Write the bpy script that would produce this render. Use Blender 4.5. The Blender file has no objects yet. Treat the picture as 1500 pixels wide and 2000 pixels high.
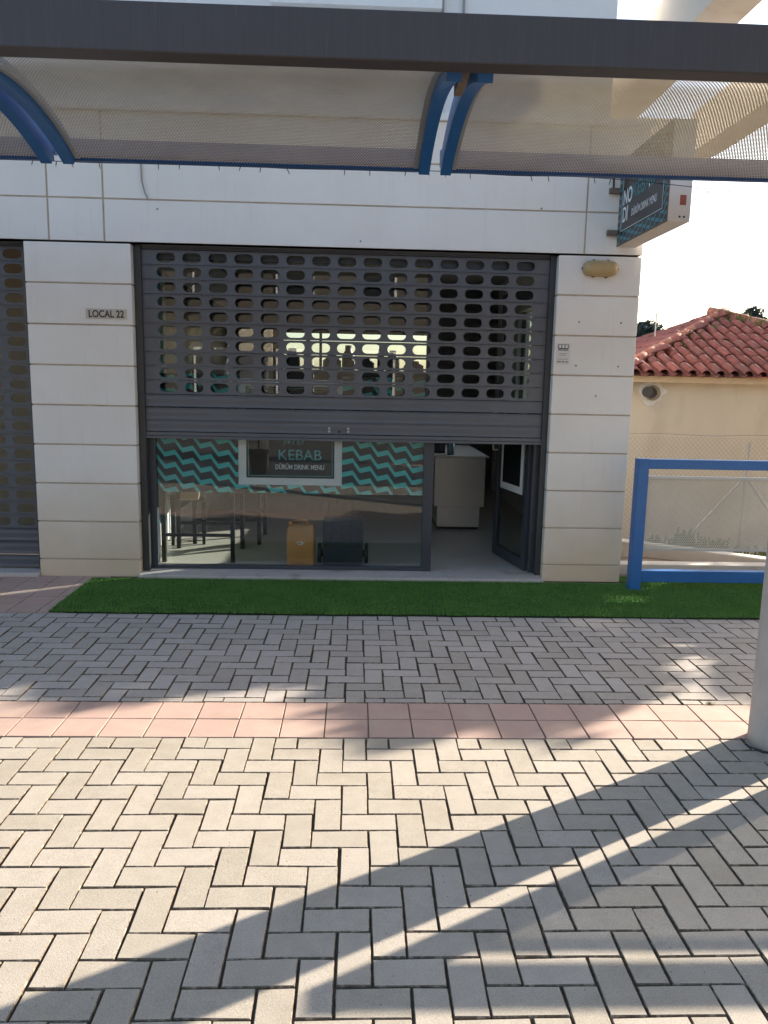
import bpy, bmesh, math, random
from mathutils import Vector, Matrix
random.seed(7)
PI = math.pi
scene = bpy.context.scene
col = scene.collection

# ------------------------------------------------------------------ camera
CAM_Z = 1.571
pit, yaw, rol = math.radians(9.436), math.radians(2.116), math.radians(1.164)
fwd = Vector((math.sin(yaw)*math.cos(pit), math.cos(yaw)*math.cos(pit), -math.sin(pit)))
rgt = Vector((math.cos(yaw), -math.sin(yaw), 0))
upv = rgt.cross(fwd)
cx = rgt*math.cos(rol) + upv*math.sin(rol)
cy = -rgt*math.sin(rol) + upv*math.cos(rol)
cam_data = bpy.data.cameras.new('camera')
cam = bpy.data.objects.new('camera', cam_data)
col.objects.link(cam)
mw = Matrix.Identity(4)
for r in range(3):
    mw[r][0], mw[r][1], mw[r][2] = cx[r], cy[r], -fwd[r]
mw[2][3] = CAM_Z
cam.matrix_world = mw
cam_data.sensor_fit = 'VERTICAL'
cam_data.angle = math.radians(66.142)
cam_data.clip_start = 0.05
cam_data.clip_end = 800
scene.camera = cam
scene.render.resolution_x, scene.render.resolution_y = 768, 1024

# ------------------------------------------------------------------ sky, sun, exposure
SUN_EL = math.radians(19.4)
SUN_DIR = Vector((0.863*math.cos(SUN_EL), 0.505*math.cos(SUN_EL), math.sin(SUN_EL))).normalized()
world = bpy.data.worlds.new('World')
scene.world = world
world.use_nodes = True
wn = world.node_tree.nodes
wl = world.node_tree.links
wn.clear()
sky = wn.new('ShaderNodeTexSky')
sky.sky_type = 'NISHITA'
sky.sun_disc = False
sky.sun_elevation = SUN_EL
sky.sun_rotation = math.atan2(SUN_DIR.x, SUN_DIR.y)
sky.air_density = 1.0
sky.dust_density = 1.9
sky.ozone_density = 1.0
bg = wn.new('ShaderNodeBackground')
bg.inputs[1].default_value = 0.11
wo = wn.new('ShaderNodeOutputWorld')
wl.new(sky.outputs[0], bg.inputs[0])
wl.new(bg.outputs[0], wo.inputs[0])

sd = bpy.data.lights.new('sun', 'SUN')
sd.energy = 5.0
sd.angle = math.radians(0.45)
sd.color = (1.0, 0.90, 0.76)
so = bpy.data.objects.new('sun', sd)
col.objects.link(so)
so.rotation_euler = (-SUN_DIR).to_track_quat('-Z', 'Y').to_euler()
so.location = (12, 8, 12)

vs = scene.view_settings
vs.view_transform = 'Standard'
vs.look = 'None'
vs.exposure = 1.72
vs.gamma = 1.0
vs.use_curve_mapping = False
scene.render.engine = 'CYCLES'
scene.cycles.max_bounces = 10
scene.cycles.diffuse_bounces = 5
scene.cycles.glossy_bounces = 4
scene.cycles.transparent_max_bounces = 24

# ------------------------------------------------------------------ materials
MATS = {}
def newmat(name):
    m = bpy.data.materials.new(name)
    m.use_nodes = True
    nt = m.node_tree
    b = nt.nodes['Principled BSDF']
    return m, nt, b

def N(nt, typ, **kw):
    n = nt.nodes.new(typ)
    for k, v in kw.items():
        setattr(n, k, v)
    return n

def math_node(nt, op, a, b=None, c=None):
    n = nt.nodes.new('ShaderNodeMath')
    n.operation = op
    for i, v in enumerate((a, b, c)):
        if v is None:
            continue
        if isinstance(v, (int, float)):
            n.inputs[i].default_value = v
        else:
            nt.links.new(v, n.inputs[i])
    return n.outputs[0]

def mixcol(nt, fac, a, b, mode='MIX'):
    n = nt.nodes.new('ShaderNodeMix')
    n.data_type = 'RGBA'
    n.blend_type = mode
    if isinstance(fac, (int, float)):
        n.inputs[0].default_value = fac
    else:
        nt.links.new(fac, n.inputs[0])
    for i, v in ((6, a), (7, b)):
        if isinstance(v, (tuple, list)):
            n.inputs[i].default_value = (*v[:3], 1)
        else:
            nt.links.new(v, n.inputs[i])
    return n.outputs[2]

def noise(nt, vec, scale, detail=5, rough=0.6, stretch=None):
    if stretch:
        mp = nt.nodes.new('ShaderNodeMapping')
        mp.inputs['Scale'].default_value = stretch
        nt.links.new(vec, mp.inputs[0])
        vec = mp.outputs[0]
    n = nt.nodes.new('ShaderNodeTexNoise')
    n.inputs['Scale'].default_value = scale
    n.inputs['Detail'].default_value = detail
    n.inputs['Roughness'].default_value = rough
    nt.links.new(vec, n.inputs['Vector'])
    return n.outputs['Fac']

def ramp(nt, fac, lo, hi):
    n = nt.nodes.new('ShaderNodeMapRange')
    n.inputs[1].default_value = lo
    n.inputs[2].default_value = hi
    nt.links.new(fac, n.inputs[0])
    return n.outputs[0]

def M(name, base, rough=0.6, metal=0.0, var=0.12, vscale=6, dirt=None, dscale=3, dlo=0.55, dhi=0.75,
      bump=0.0, bscale=80, rand=0.0, stretch=None, spec=0.5, world_space=True):
    if name in MATS:
        return MATS[name]
    m, nt, b = newmat(name)
    if world_space:
        vec = nt.nodes.new('ShaderNodeNewGeometry').outputs['Position']
    else:
        vec = nt.nodes.new('ShaderNodeTexCoord').outputs['Object']
    c1 = tuple(min(1, v*(1-var)) for v in base)
    c2 = tuple(min(1, v*(1+var)) for v in base)
    f = ramp(nt, noise(nt, vec, vscale, stretch=stretch), 0.25, 0.75)
    c = mixcol(nt, f, c1, c2)
    if dirt:
        d = ramp(nt, noise(nt, vec, dscale, 7, 0.65, stretch), dlo, dhi)
        c = mixcol(nt, d, c, dirt)
    if rand:
        oi = nt.nodes.new('ShaderNodeObjectInfo')
        k = math_node(nt, 'MULTIPLY_ADD', oi.outputs['Random'], 2*rand, 1-rand)
        cc = nt.nodes.new('ShaderNodeCombineColor')
        for i in range(3):
            nt.links.new(k, cc.inputs[i])
        c = mixcol(nt, 1.0, c, cc.outputs[0], 'MULTIPLY')
    nt.links.new(c, b.inputs['Base Color'])
    b.inputs['Roughness'].default_value = rough
    b.inputs['Metallic'].default_value = metal
    b.inputs['Specular IOR Level'].default_value = spec
    if bump:
        bn = nt.nodes.new('ShaderNodeBump')
        bn.inputs['Strength'].default_value = bump
        bn.inputs['Distance'].default_value = 0.01
        nt.links.new(noise(nt, vec, bscale, 6, 0.7, stretch), bn.inputs['Height'])
        nt.links.new(bn.outputs[0], b.inputs['Normal'])
    MATS[name] = m
    return m

def perforated(name, base, pitch, radius, rough=0.5, metal=0.0):
    m, nt, b = newmat(name)
    uv = nt.nodes.new('ShaderNodeUVMap').outputs[0]
    sp = nt.nodes.new('ShaderNodeSeparateXYZ')
    nt.links.new(uv, sp.inputs[0])
    u = math_node(nt, 'DIVIDE', sp.outputs[0], pitch)
    v = math_node(nt, 'DIVIDE', sp.outputs[1], pitch*0.866)
    row = math_node(nt, 'FLOOR', v)
    par = math_node(nt, 'MULTIPLY', math_node(nt, 'FLOORED_MODULO', row, 2.0), 0.5)
    du = math_node(nt, 'SUBTRACT', math_node(nt, 'FRACT', math_node(nt, 'ADD', u, par)), 0.5)
    dv = math_node(nt, 'MULTIPLY', math_node(nt, 'SUBTRACT', math_node(nt, 'FRACT', v), 0.5), 0.866)
    d = math_node(nt, 'SQRT', math_node(nt, 'ADD', math_node(nt, 'MULTIPLY', du, du), math_node(nt, 'MULTIPLY', dv, dv)))
    hole = math_node(nt, 'LESS_THAN', d, radius/pitch)
    pos = nt.nodes.new('ShaderNodeNewGeometry').outputs['Position']
    f = ramp(nt, noise(nt, pos, 2.0, 7, 0.68), 0.3, 0.7)
    c = mixcol(nt, f, tuple(x*k_ for x, k_ in zip(base, (0.84, 0.81, 0.76))), tuple(x*1.08 for x in base))
    nt.links.new(c, b.inputs['Base Color'])
    b.inputs['Roughness'].default_value = rough
    b.inputs['Metallic'].default_value = metal
    tr = nt.nodes.new('ShaderNodeBsdfTransparent')
    mx = nt.nodes.new('ShaderNodeMixShader')
    nt.links.new(hole, mx.inputs[0])
    nt.links.new(b.outputs[0], mx.inputs[1])
    nt.links.new(tr.outputs[0], mx.inputs[2])
    nt.links.new(mx.outputs[0], nt.nodes['Material Output'].inputs[0])
    return m

def glass_mat(name, tint=(0.93, 0.96, 0.96), f0=0.05):
    m, nt, b = newmat(name)
    nt.nodes.remove(b)
    lw = nt.nodes.new('ShaderNodeLayerWeight')
    lw.inputs[0].default_value = 0.5
    p = math_node(nt, 'POWER', lw.outputs['Facing'], 5.0)
    fac = math_node(nt, 'MULTIPLY_ADD', p, 1-f0, f0)
    tr = nt.nodes.new('ShaderNodeBsdfTransparent')
    tr.inputs[0].default_value = (*tint, 1)
    gl = nt.nodes.new('ShaderNodeBsdfGlossy')
    gl.inputs['Roughness'].default_value = 0.0
    mx = nt.nodes.new('ShaderNodeMixShader')
    nt.links.new(fac, mx.inputs[0])
    nt.links.new(tr.outputs[0], mx.inputs[1])
    nt.links.new(gl.outputs[0], mx.inputs[2])
    nt.links.new(mx.outputs[0], nt.nodes['Material Output'].inputs[0])
    return m

def zigzag_mat(name, axis='X', dark=(0.012, 0.012, 0.014), teal=(0.06, 0.52, 0.49), k=1.0):
    """flat printed zigzag: slightly rising steps and steep falls, repeated down the film"""
    m, nt, b = newmat(name)
    pos = nt.nodes.new('ShaderNodeNewGeometry').outputs['Position']
    sp = nt.nodes.new('ShaderNodeSeparateXYZ')
    nt.links.new(pos, sp.inputs[0])
    x = sp.outputs[0] if axis == 'X' else sp.outputs[1]
    z = sp.outputs[2]
    P_, DROP, UP, US = 0.142*k, 0.0635*k, 0.019*k, 0.083*k
    xs = math_node(nt, 'DIVIDE', math_node(nt, 'ADD', x, 1.53+10*P_), P_)
    i = math_node(nt, 'FLOOR', xs)
    u = math_node(nt, 'MULTIPLY', math_node(nt, 'FRACT', xs), P_)
    seg1 = math_node(nt, 'MULTIPLY', u, UP/US)
    seg2 = math_node(nt, 'SUBTRACT', UP, math_node(nt, 'MULTIPLY', math_node(nt, 'SUBTRACT', u, US), (UP+DROP)/(P_-US)))
    isup = math_node(nt, 'LESS_THAN', u, US)
    loc = math_node(nt, 'ADD', math_node(nt, 'MULTIPLY', seg1, isup),
                    math_node(nt, 'MULTIPLY', seg2, math_node(nt, 'SUBTRACT', 1.0, isup)))
    g = math_node(nt, 'SUBTRACT', loc, math_node(nt, 'MULTIPLY', i, DROP))
    v = math_node(nt, 'FRACT', math_node(nt, 'DIVIDE', math_node(nt, 'SUBTRACT', z, g), 0.0985*k))
    onstripe = math_node(nt, 'LESS_THAN', v, 0.40)
    c = mixcol(nt, onstripe, dark, teal)
    nt.links.new(c, b.inputs['Base Color'])
    b.inputs['Roughness'].default_value = 0.35
    return m

def cladding_mat():
    m, nt, b = newmat('white_cladding')
    pos = nt.nodes.new('ShaderNodeNewGeometry').outputs['Position']
    sp = nt.nodes.new('ShaderNodeSeparateXYZ'); nt.links.new(pos, sp.inputs[0])
    f = ramp(nt, noise(nt, pos, 2.2), 0.3, 0.7)
    c = mixcol(nt, f, (0.765, 0.72, 0.665), (0.82, 0.785, 0.735))
    # drip streaks
    st_ = ramp(nt, noise(nt, pos, 3.0, 6, 0.7, (9, 9, 0.5)), 0.56, 0.80)
    c = mixcol(nt, math_node(nt, 'MULTIPLY', st_, 0.22), c, (0.50, 0.42, 0.32))
    # tan tint growing stronger towards the pavement, ragged upper limit
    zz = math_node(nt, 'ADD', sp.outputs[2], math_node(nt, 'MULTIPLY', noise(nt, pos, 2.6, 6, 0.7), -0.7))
    low_tint = nt.nodes.new('ShaderNodeMapRange'); low_tint.inputs[1].default_value = 0.55; low_tint.inputs[2].default_value = -0.30
    nt.links.new(zz, low_tint.inputs[0])
    c = mixcol(nt, math_node(nt, 'MULTIPLY', low_tint.outputs[0], 0.85), c, (0.64, 0.49, 0.32))
    # small scuffs
    sc_ = ramp(nt, noise(nt, pos, 5.0, 8, 0.75, (1.0, 1.0, 4.0)), 0.66, 0.74)
    c = mixcol(nt, math_node(nt, 'MULTIPLY', sc_, 0.25), c, (0.45, 0.40, 0.36))
    oi = nt.nodes.new('ShaderNodeObjectInfo')
    k = math_node(nt, 'MULTIPLY_ADD', oi.outputs['Random'], 0.06, 0.97)
    cc = nt.nodes.new('ShaderNodeCombineColor')
    for q in range(3): nt.links.new(k, cc.inputs[q])
    c = mixcol(nt, 1.0, c, cc.outputs[0], 'MULTIPLY')
    nt.links.new(c, b.inputs['Base Color'])
    b.inputs['Roughness'].default_value = 0.5
    bn = nt.nodes.new('ShaderNodeBump'); bn.inputs['Strength'].default_value = 0.06; bn.inputs['Distance'].default_value = 0.01
    nt.links.new(noise(nt, pos, 40, 5, 0.6), bn.inputs['Height']); nt.links.new(bn.outputs[0], b.inputs['Normal'])
    return m
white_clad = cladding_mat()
mortar = M('joint_mortar', (0.47, 0.385, 0.29), 0.85, var=0.2, vscale=9)
sill_m = M('sill_stone', (0.52, 0.46, 0.42), 0.7, var=0.08, vscale=14, dirt=(0.33, 0.27, 0.22), dscale=5, bump=0.1)
white_paint = M('white_paint', (0.78, 0.77, 0.75), 0.6, var=0.03)
render_up = M('upper_render', (0.74, 0.72, 0.70), 0.7, var=0.04, vscale=2, bump=0.05)
shutter_m = M('shutter_grey', (0.120, 0.127, 0.144), 0.42, 0.3, var=0.10, vscale=2.2, dirt=(0.15, 0.14, 0.13), dscale=1.6, dlo=0.58, dhi=0.9, rand=0.03, bump=0.02, bscale=30)
frame_m = M('frame_anthracite', (0.062, 0.070, 0.084), 0.38, 0.3, var=0.06, vscale=3)
guide_m = M('guide_rail', (0.06, 0.062, 0.066), 0.45, 0.4, var=0.1)
beam_m = M('beam_brown', (0.072, 0.064, 0.066), 0.5, 0.2, var=0.10, vscale=5, dirt=(0.14, 0.12, 0.10), dscale=7, dlo=0.6, dhi=0.85, stretch=(14, 14, 0.6))
blue_m = M('blue_paint', (0.020, 0.125, 0.36), 0.38, 0.0, var=0.10, vscale=4, dirt=(0.05, 0.17, 0.38), dscale=9, dlo=0.62, dhi=0.8, bump=0.02)
darkblue_m = M('deep_blue_paint', (0.012, 0.065, 0.20), 0.38, 0.0, var=0.12, vscale=4)
galv_m = M('galvanised', (0.46, 0.46, 0.44), 0.45, 0.4, var=0.08, vscale=8)
conc_m = M('concrete', (0.46, 0.42, 0.38), 0.8, var=0.10, vscale=5, dirt=(0.30, 0.25, 0.20), dscale=4, dlo=0.55, dhi=0.8, bump=0.25, bscale=40)
conc_light = M('light_concrete', (0.55, 0.51, 0.46), 0.8, var=0.08, vscale=3, dirt=(0.42, 0.36, 0.29), dscale=1.5, bump=0.15, bscale=30)
def paver_mat(name, base, stain, moss, rand):
    m, nt, b = newmat(name)
    pos = nt.nodes.new('ShaderNodeNewGeometry').outputs['Position']
    f = ramp(nt, noise(nt, pos, 16, 6, 0.65), 0.3, 0.7)
    c = mixcol(nt, f, tuple(v*.90 for v in base), tuple(v*1.08 for v in base))
    c = mixcol(nt, math_node(nt, 'MULTIPLY', ramp(nt, noise(nt, pos, 2.1, 7, 0.68), 0.48, 0.78), 0.75), c, stain)
    c = mixcol(nt, math_node(nt, 'MULTIPLY', ramp(nt, noise(nt, pos, 5.5, 6, 0.7), 0.60, 0.78), 0.55), c, moss)
    g = ramp(nt, noise(nt, pos, 260, 2, 0.5), 0.35, 0.65)
    c = mixcol(nt, 0.22, c, mixcol(nt, g, (0.16, 0.14, 0.12), (0.62, 0.57, 0.50)))
    # pits and specks
    vo = nt.nodes.new('ShaderNodeTexVoronoi'); vo.inputs['Scale'].default_value = 34
    nt.links.new(pos, vo.inputs['Vector'])
    sel = math_node(nt, 'GREATER_THAN', noise(nt, pos, 4.0, 3, 0.6), 0.55)
    pit = math_node(nt, 'MULTIPLY', math_node(nt, 'LESS_THAN', vo.outputs['Distance'], 0.10), sel)
    c = mixcol(nt, math_node(nt, 'MULTIPLY', pit, 0.7), c, (0.13, 0.10, 0.08))
    oi = nt.nodes.new('ShaderNodeObjectInfo')
    k = math_node(nt, 'MULTIPLY_ADD', oi.outputs['Random'], 2*rand, 1-rand)
    cc = nt.nodes.new('ShaderNodeCombineColor')
    nt.links.new(k, cc.inputs[0]); nt.links.new(k, cc.inputs[1])
    nt.links.new(math_node(nt, 'MULTIPLY_ADD', k, 1.25, -0.25), cc.inputs[2])
    c = mixcol(nt, 1.0, c, cc.outputs[0], 'MULTIPLY')
    nt.links.new(c, b.inputs['Base Color'])
    b.inputs['Roughness'].default_value = 0.85
    b.inputs['Specular IOR Level'].default_value = 0.35
    bn = nt.nodes.new('ShaderNodeBump'); bn.inputs['Strength'].default_value = 0.22; bn.inputs['Distance'].default_value = 0.006
    h = math_node(nt, 'SUBTRACT', noise(nt, pos, 180, 5, 0.7), math_node(nt, 'MULTIPLY', pit, 0.8))
    nt.links.new(h, bn.inputs['Height']); nt.links.new(bn.outputs[0], b.inputs['Normal'])
    return m
paver_m = paver_mat('paver', (0.405, 0.355, 0.290), (0.315, 0.265, 0.20), (0.30, 0.245, 0.16), 0.075)
paver_back_m = paver_mat('paver_grey', (0.41, 0.368, 0.338), (0.33, 0.288, 0.255), (0.30, 0.26, 0.22), 0.10)
sand_m = M('joint_sand', (0.12, 0.09, 0.062), 0.95, var=0.5, vscale=45, bump=0.6, bscale=200)
tile_m = M('pink_tile', (0.46, 0.315, 0.26), 0.78, var=0.08, vscale=9, dirt=(0.48, 0.37, 0.31), dscale=4, dlo=0.5, dhi=0.8, bump=0.15, bscale=120, rand=0.05)
tilejoint_m = M('tile_joint', (0.36, 0.25, 0.20), 0.9, var=0.2, vscale=30, bump=0.3)
turf_base_m = M('turf_backing', (0.012, 0.035, 0.010), 0.95, var=0.2, vscale=30)
soil_m = M('dry_soil', (0.26, 0.195, 0.14), 0.95, var=0.25, vscale=6, dirt=(0.12, 0.09, 0.06), dscale=4, bump=0.8, bscale=20)
asphalt_m = M('asphalt', (0.06, 0.058, 0.056), 0.9, var=0.15, vscale=20, bump=0.2)
stucco_m = M('house_stucco', (0.66, 0.585, 0.46), 0.85, var=0.05, vscale=1.2, dirt=(0.50, 0.42, 0.31), dscale=1.3, dlo=0.50, dhi=0.82, stretch=(1.6, 1.6, .5), bump=0.2, bscale=50)
plaster_m = M('white_plaster', (0.80, 0.78, 0.74), 0.8, var=0.05, bump=0.4, bscale=40)
clay_m = M('clay_tile', (0.245, 0.085, 0.076), 0.8, var=0.25, vscale=7, dirt=(0.19, 0.11, 0.11), dscale=2.2, dlo=0.5, dhi=0.72, rand=0.18, bump=0.2)
clayridge_m = M('clay_ridge', (0.38, 0.15, 0.105), 0.8, var=0.2, vscale=7, dirt=(0.40, 0.31, 0.2), dscale=5, dlo=0.52, dhi=0.7, rand=0.12)
black_m = M('black_plastic', (0.014, 0.014, 0.015), 0.5, var=0.15)
blacksteel_m = M('black_steel', (0.012, 0.012, 0.013), 0.4, 0.2, var=0.1)
navy_m = M('navy_plastic', (0.020, 0.027, 0.042), 0.45, var=0.1)
orange_m = M('orange_plastic', (0.60, 0.27, 0.085), 0.4, var=0.12, vscale=7, dirt=(0.55, 0.32, 0.14), dscale=8, dlo=0.5, dhi=0.8)
steel_m = M('stainless', (0.55, 0.545, 0.54), 0.42, 0.3, var=0.05, vscale=3)
laminate_m = M('laminate_floor', (0.50, 0.465, 0.42), 0.4, var=0.12, vscale=5, stretch=(0.5, 9, 1))
inwall_m = M('interior_wall', (0.13, 0.13, 0.135), 0.7, var=0.06)
inwhite_m = M('interior_white', (0.62, 0.62, 0.61), 0.6, var=0.04)
inceil_m = M('interior_ceiling', (0.36, 0.35, 0.34), 0.8, var=0.05)
beigewall_m = M('beige_room', (0.42, 0.35, 0.24), 0.8, var=0.08)
teal_m = M('teal_paint', (0.03, 0.30, 0.36), 0.45, var=0.05)
tealprint_m = M('teal_print', (0.10, 0.40, 0.40), 0.5, var=0.02)
whiteprint_m = M('white_print', (0.74, 0.74, 0.73), 0.5, var=0.02)
blackprint_m = M('black_print', (0.010, 0.011, 0.013), 0.25, var=0.05)
brownprint_m = M('red_brown_print', (0.30, 0.07, 0.04), 0.6, var=0.2, vscale=40)
greyprint_m = M('grey_print', (0.30, 0.28, 0.26), 0.6, var=0.1)
paper_m = M('sticker_paper', (0.66, 0.63, 0.60), 0.5, var=0.03)
amber_m = M('amber_plastic', (0.46, 0.32, 0.15), 0.45, var=0.10, vscale=14, dirt=(0.38, 0.29, 0.17), dscale=12)
rust_m = M('rusty_bracket', (0.21, 0.16, 0.12), 0.7, 0.3, var=0.25, vscale=30)
signbox_m = M('sign_box', (0.66, 0.60, 0.53), 0.55, var=0.05, vscale=6, dirt=(0.42, 0.28, 0.16), dscale=7, dlo=0.62, dhi=0.8)
wire_m = M('fence_wire', (0.30, 0.29, 0.28), 0.5, 0.5, var=0.1)
cable_m = M('cable', (0.03, 0.03, 0.035), 0.6, var=0.1)
terracotta_m = M('dark_pot', (0.05, 0.035, 0.03), 0.6, var=0.2)
bark_m = M('bark', (0.11, 0.08, 0.06), 0.9, var=0.3, vscale=12, bump=0.6, bscale=30)
leaf_m = M('leaf', (0.055, 0.095, 0.03), 0.6, var=0.45, vscale=2.5)
leafdark_m = M('leaf_dark', (0.022, 0.042, 0.035), 0.6, var=0.4, vscale=2)
weed_m = M('weed', (0.13, 0.15, 0.05), 0.7, var=0.45, vscale=6)
beigefab_m = M('beige_fabric', (0.46, 0.34, 0.23), 0.85, var=0.1)
bottle_m = M('blue_bottle', (0.10, 0.20, 0.26), 0.2, var=0.1)
canopy_m = perforated('perforated_sheet', (0.54, 0.51, 0.43), 0.0160, 0.0053, 0.55)
railperf_m = perforated('perforated_rail_sheet', (0.56, 0.53, 0.47), 0.0150, 0.0049, 0.5)
pane_m = glass_mat('shop_glass', (0.90, 0.93, 0.93), 0.062)
pane2_m = glass_mat('door_glass', (0.80, 0.84, 0.84), 0.05)
zig_m = zigzag_mat('zigzag_print')
zigsign_m = zigzag_mat('zigzag_print_small', axis='Y', teal=(0.04, 0.26, 0.30), k=0.55)

def turf_mat():
    m, nt, b = newmat('turf_blades')
    pos = nt.nodes.new('ShaderNodeNewGeometry').outputs['Position']
    f = ramp(nt, noise(nt, pos, 3.0, 6, 0.7), 0.3, 0.7)
    f2 = ramp(nt, noise(nt, pos, 60.0, 3, 0.6), 0.3, 0.7)
    c = mixcol(nt, f, (0.080, 0.205, 0.034), (0.150, 0.315, 0.065))
    c = mixcol(nt, math_node(nt, 'MULTIPLY', f2, 0.55), c, (0.14, 0.27, 0.065))
    nt.links.new(c, b.inputs['Base Color'])
    b.inputs['Roughness'].default_value = 0.6
    b.inputs['Specular IOR Level'].default_value = 0.3
    return m
turf_m = turf_mat()

# ------------------------------------------------------------------ mesh helpers
class MB:
    def __init__(s):
        s.v = []; s.f = []; s.uv = {}
    def quad(s, a, b, c, d):
        n = len(s.v); s.v += [tuple(a), tuple(b), tuple(c), tuple(d)]; s.f.append((n, n+1, n+2, n+3)); return s
    def tri(s, a, b, c):
        n = len(s.v); s.v += [tuple(a), tuple(b), tuple(c)]; s.f.append((n, n+1, n+2)); return s
    def box(s, x0, x1, y0, y1, z0, z1):
        n = len(s.v)
        s.v += [(x0,y0,z0),(x1,y0,z0),(x1,y1,z0),(x0,y1,z0),(x0,y0,z1),(x1,y0,z1),(x1,y1,z1),(x0,y1,z1)]
        s.f += [tuple(n+i for i in q) for q in ((0,3,2,1),(4,5,6,7),(0,1,5,4),(1,2,6,5),(2,3,7,6),(3,0,4,7))]
        return s
    def tube(s, pts, r, n=8, caps=True, r2=None):
        pts = [Vector(p) for p in pts]
        base = len(s.v); k = len(pts)
        for i, p in enumerate(pts):
            if i == 0: d = pts[1]-p
            elif i == k-1: d = p-pts[i-1]
            else: d = pts[i+1]-pts[i-1]
            d.normalize()
            a = Vector((0,0,1)) if abs(d.z) < 0.9 else Vector((1,0,0))
            u = d.cross(a).normalized(); w = u.cross(d).normalized()
            rr = r if r2 is None else r+(r2-r)*i/(k-1)
            if isinstance(r, (list, tuple)): rr = r[i]
            for j in range(n):
                t = 2*PI*j/n
                s.v.append(tuple(p+u*rr*math.cos(t)+w*rr*math.sin(t)))
        for i in range(k-1):
            for j in range(n):
                a = base+i*n+j; b = base+i*n+(j+1) % n
                s.f.append((a, a+n, b+n, b))
        if caps:
            s.f.append(tuple(base+j for j in range(n)))
            s.f.append(tuple(base+(k-1)*n+j for j in reversed(range(n))))
        return s
    def lathe(s, prof, cx_, cy_, n=32, z0=0):
        base = len(s.v)
        for r, z in prof:
            for j in range(n):
                t = 2*PI*j/n
                s.v.append((cx_+r*math.cos(t), cy_+r*math.sin(t), z0+z))
        for i in range(len(prof)-1):
            for j in range(n):
                a = base+i*n+j; b = base+i*n+(j+1) % n
                s.f.append((a, b, b+n, a+n))
        s.f.append(tuple(base+j for j in reversed(range(n))))
        s.f.append(tuple(base+(len(prof)-1)*n+j for j in range(n)))
        return s
    def mesh(s, name, mat, smooth=False):
        me = bpy.data.meshes.new(name)
        me.from_pydata(s.v, [], s.f)
        me.update()
        if smooth:
            me.polygons.foreach_set('use_smooth', [True]*len(me.polygons))
        if mat: me.materials.append(mat)
        return me
    def build(s, name, mat, parent=None, smooth=False, bevel=0, seg=2):
        o = bpy.data.objects.new(name, s.mesh(name, mat, smooth))
        col.objects.link(o)
        if parent: o.parent = parent
        if bevel:
            bm = o.modifiers.new('bevel', 'BEVEL'); bm.width = bevel; bm.segments = seg; bm.limit_method = 'ANGLE'
            bm.angle_limit = math.radians(40)
        return o

def box(name, mat, parent, x0, x1, y0, y1, z0, z1, bevel=0, seg=2):
    return MB().box(x0, x1, y0, y1, z0, z1).build(name, mat, parent, bevel=bevel, seg=seg)

def link(name, me, parent=None, loc=None, rot=None):
    o = bpy.data.objects.new(name, me); col.objects.link(o)
    if parent: o.parent = parent
    if loc: o.location = loc
    if rot: o.rotation_euler = rot
    return o

def tag(o, label, cat, group=None, kind=None):
    o['label'] = label; o['category'] = cat
    if group: o['group'] = group
    if kind: o['kind'] = kind
    return o

def thing(name, label, cat, loc=(0, 0, 0), rz=0, group=None):
    o = bpy.data.objects.new(name, None); col.objects.link(o)
    o.location = loc; o.rotation_euler = (0, 0, rz)
    o.empty_display_size = 0.1
    tag(o, label, cat, group)
    return o

def struct(o, label, cat='ground'):
    o['kind'] = 'structure'; o['label'] = label; o['category'] = cat
    return o

def text_mesh(txt, size, mat, extrude=0.0006, offset=0.0, width=1.0, align='LEFT'):
    cu = bpy.data.curves.new('lettering', 'FONT')
    cu.body = txt; cu.size = size; cu.extrude = extrude; cu.offset = offset; cu.align_x = align
    to = bpy.data.objects.new('lettering', cu); col.objects.link(to)
    bpy.context.view_layer.update()
    dg = bpy.context.evaluated_depsgraph_get()
    me = bpy.data.meshes.new_from_object(to.evaluated_get(dg))
    bpy.data.objects.remove(to); bpy.data.curves.remove(cu)
    for v in me.vertices: v.co.x *= width
    me.materials.clear(); me.materials.append(mat)
    return me

def cam_px(p):
    v = Vector(p)-Vector((0, 0, CAM_Z))
    d = v.dot(fwd)
    if d < 0.1: return None
    f = 1535.7
    return 750+f*v.dot(cx)/d, 1000-f*v.dot(cy)/d, d

def in_frame(p, m=25):
    q = cam_px(p)
    return q is not None and -m < q[0] < 1500+m and -m < q[1] < 2000+m

# ================================================================== LARGE STRUCTURE
# ---- ground sheet (joint sand, everything else lies on it)
gm = MB().quad((-90, -90, -0.016), (90, -90, -0.016), (90, 6.45, -0.016), (-90, 6.45, -0.016))
ground = struct(gm.build('ground', sand_m), 'sandy bedding under the paving that reaches out to the street')

FY = 6.138           # plane of the shop front
XL, XLI, XRI, XR = -2.478, -1.697, 1.515, 2.148

edge_m = M('joint_dirt', (0.15, 0.115, 0.08), 0.95, var=0.5, vscale=70, dirt=(0.34, 0.28, 0.21), dscale=38, dlo=0.5, dhi=0.62)
def paver_mesh(name, L, W, mat, seed):
    rnd = random.Random(seed)
    c = 0.0022; h = 0.05
    def j(): return rnd.uniform(-0.0022, 0.0022)
    l, w = L/2, W/2
    o = [(-l+j(), -w+j()), (l+j(), -w+j()), (l+j(), w+j()), (-l+j(), w+j())]
    top = [(x-math.copysign(c, x), y-math.copysign(c, y)) for x, y in o]
    v = [(x, y, -h) for x, y in o]+[(x, y, -0.003) for x, y in o]+[(x, y, 0) for x, y in top]
    f = [(8, 9, 10, 11)]
    for i in range(4):
        k = (i+1) % 4
        f += [(i, k, 4+k, 4+i), (4+i, 4+k, 8+k, 8+i)]
    me = bpy.data.meshes.new(name); me.from_pydata(v, [], f); me.update(); me.materials.append(mat); me.materials.append(edge_m)
    for p_ in me.polygons:
        if p_.index > 0: p_.material_index = 1
    return me, v, f

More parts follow.
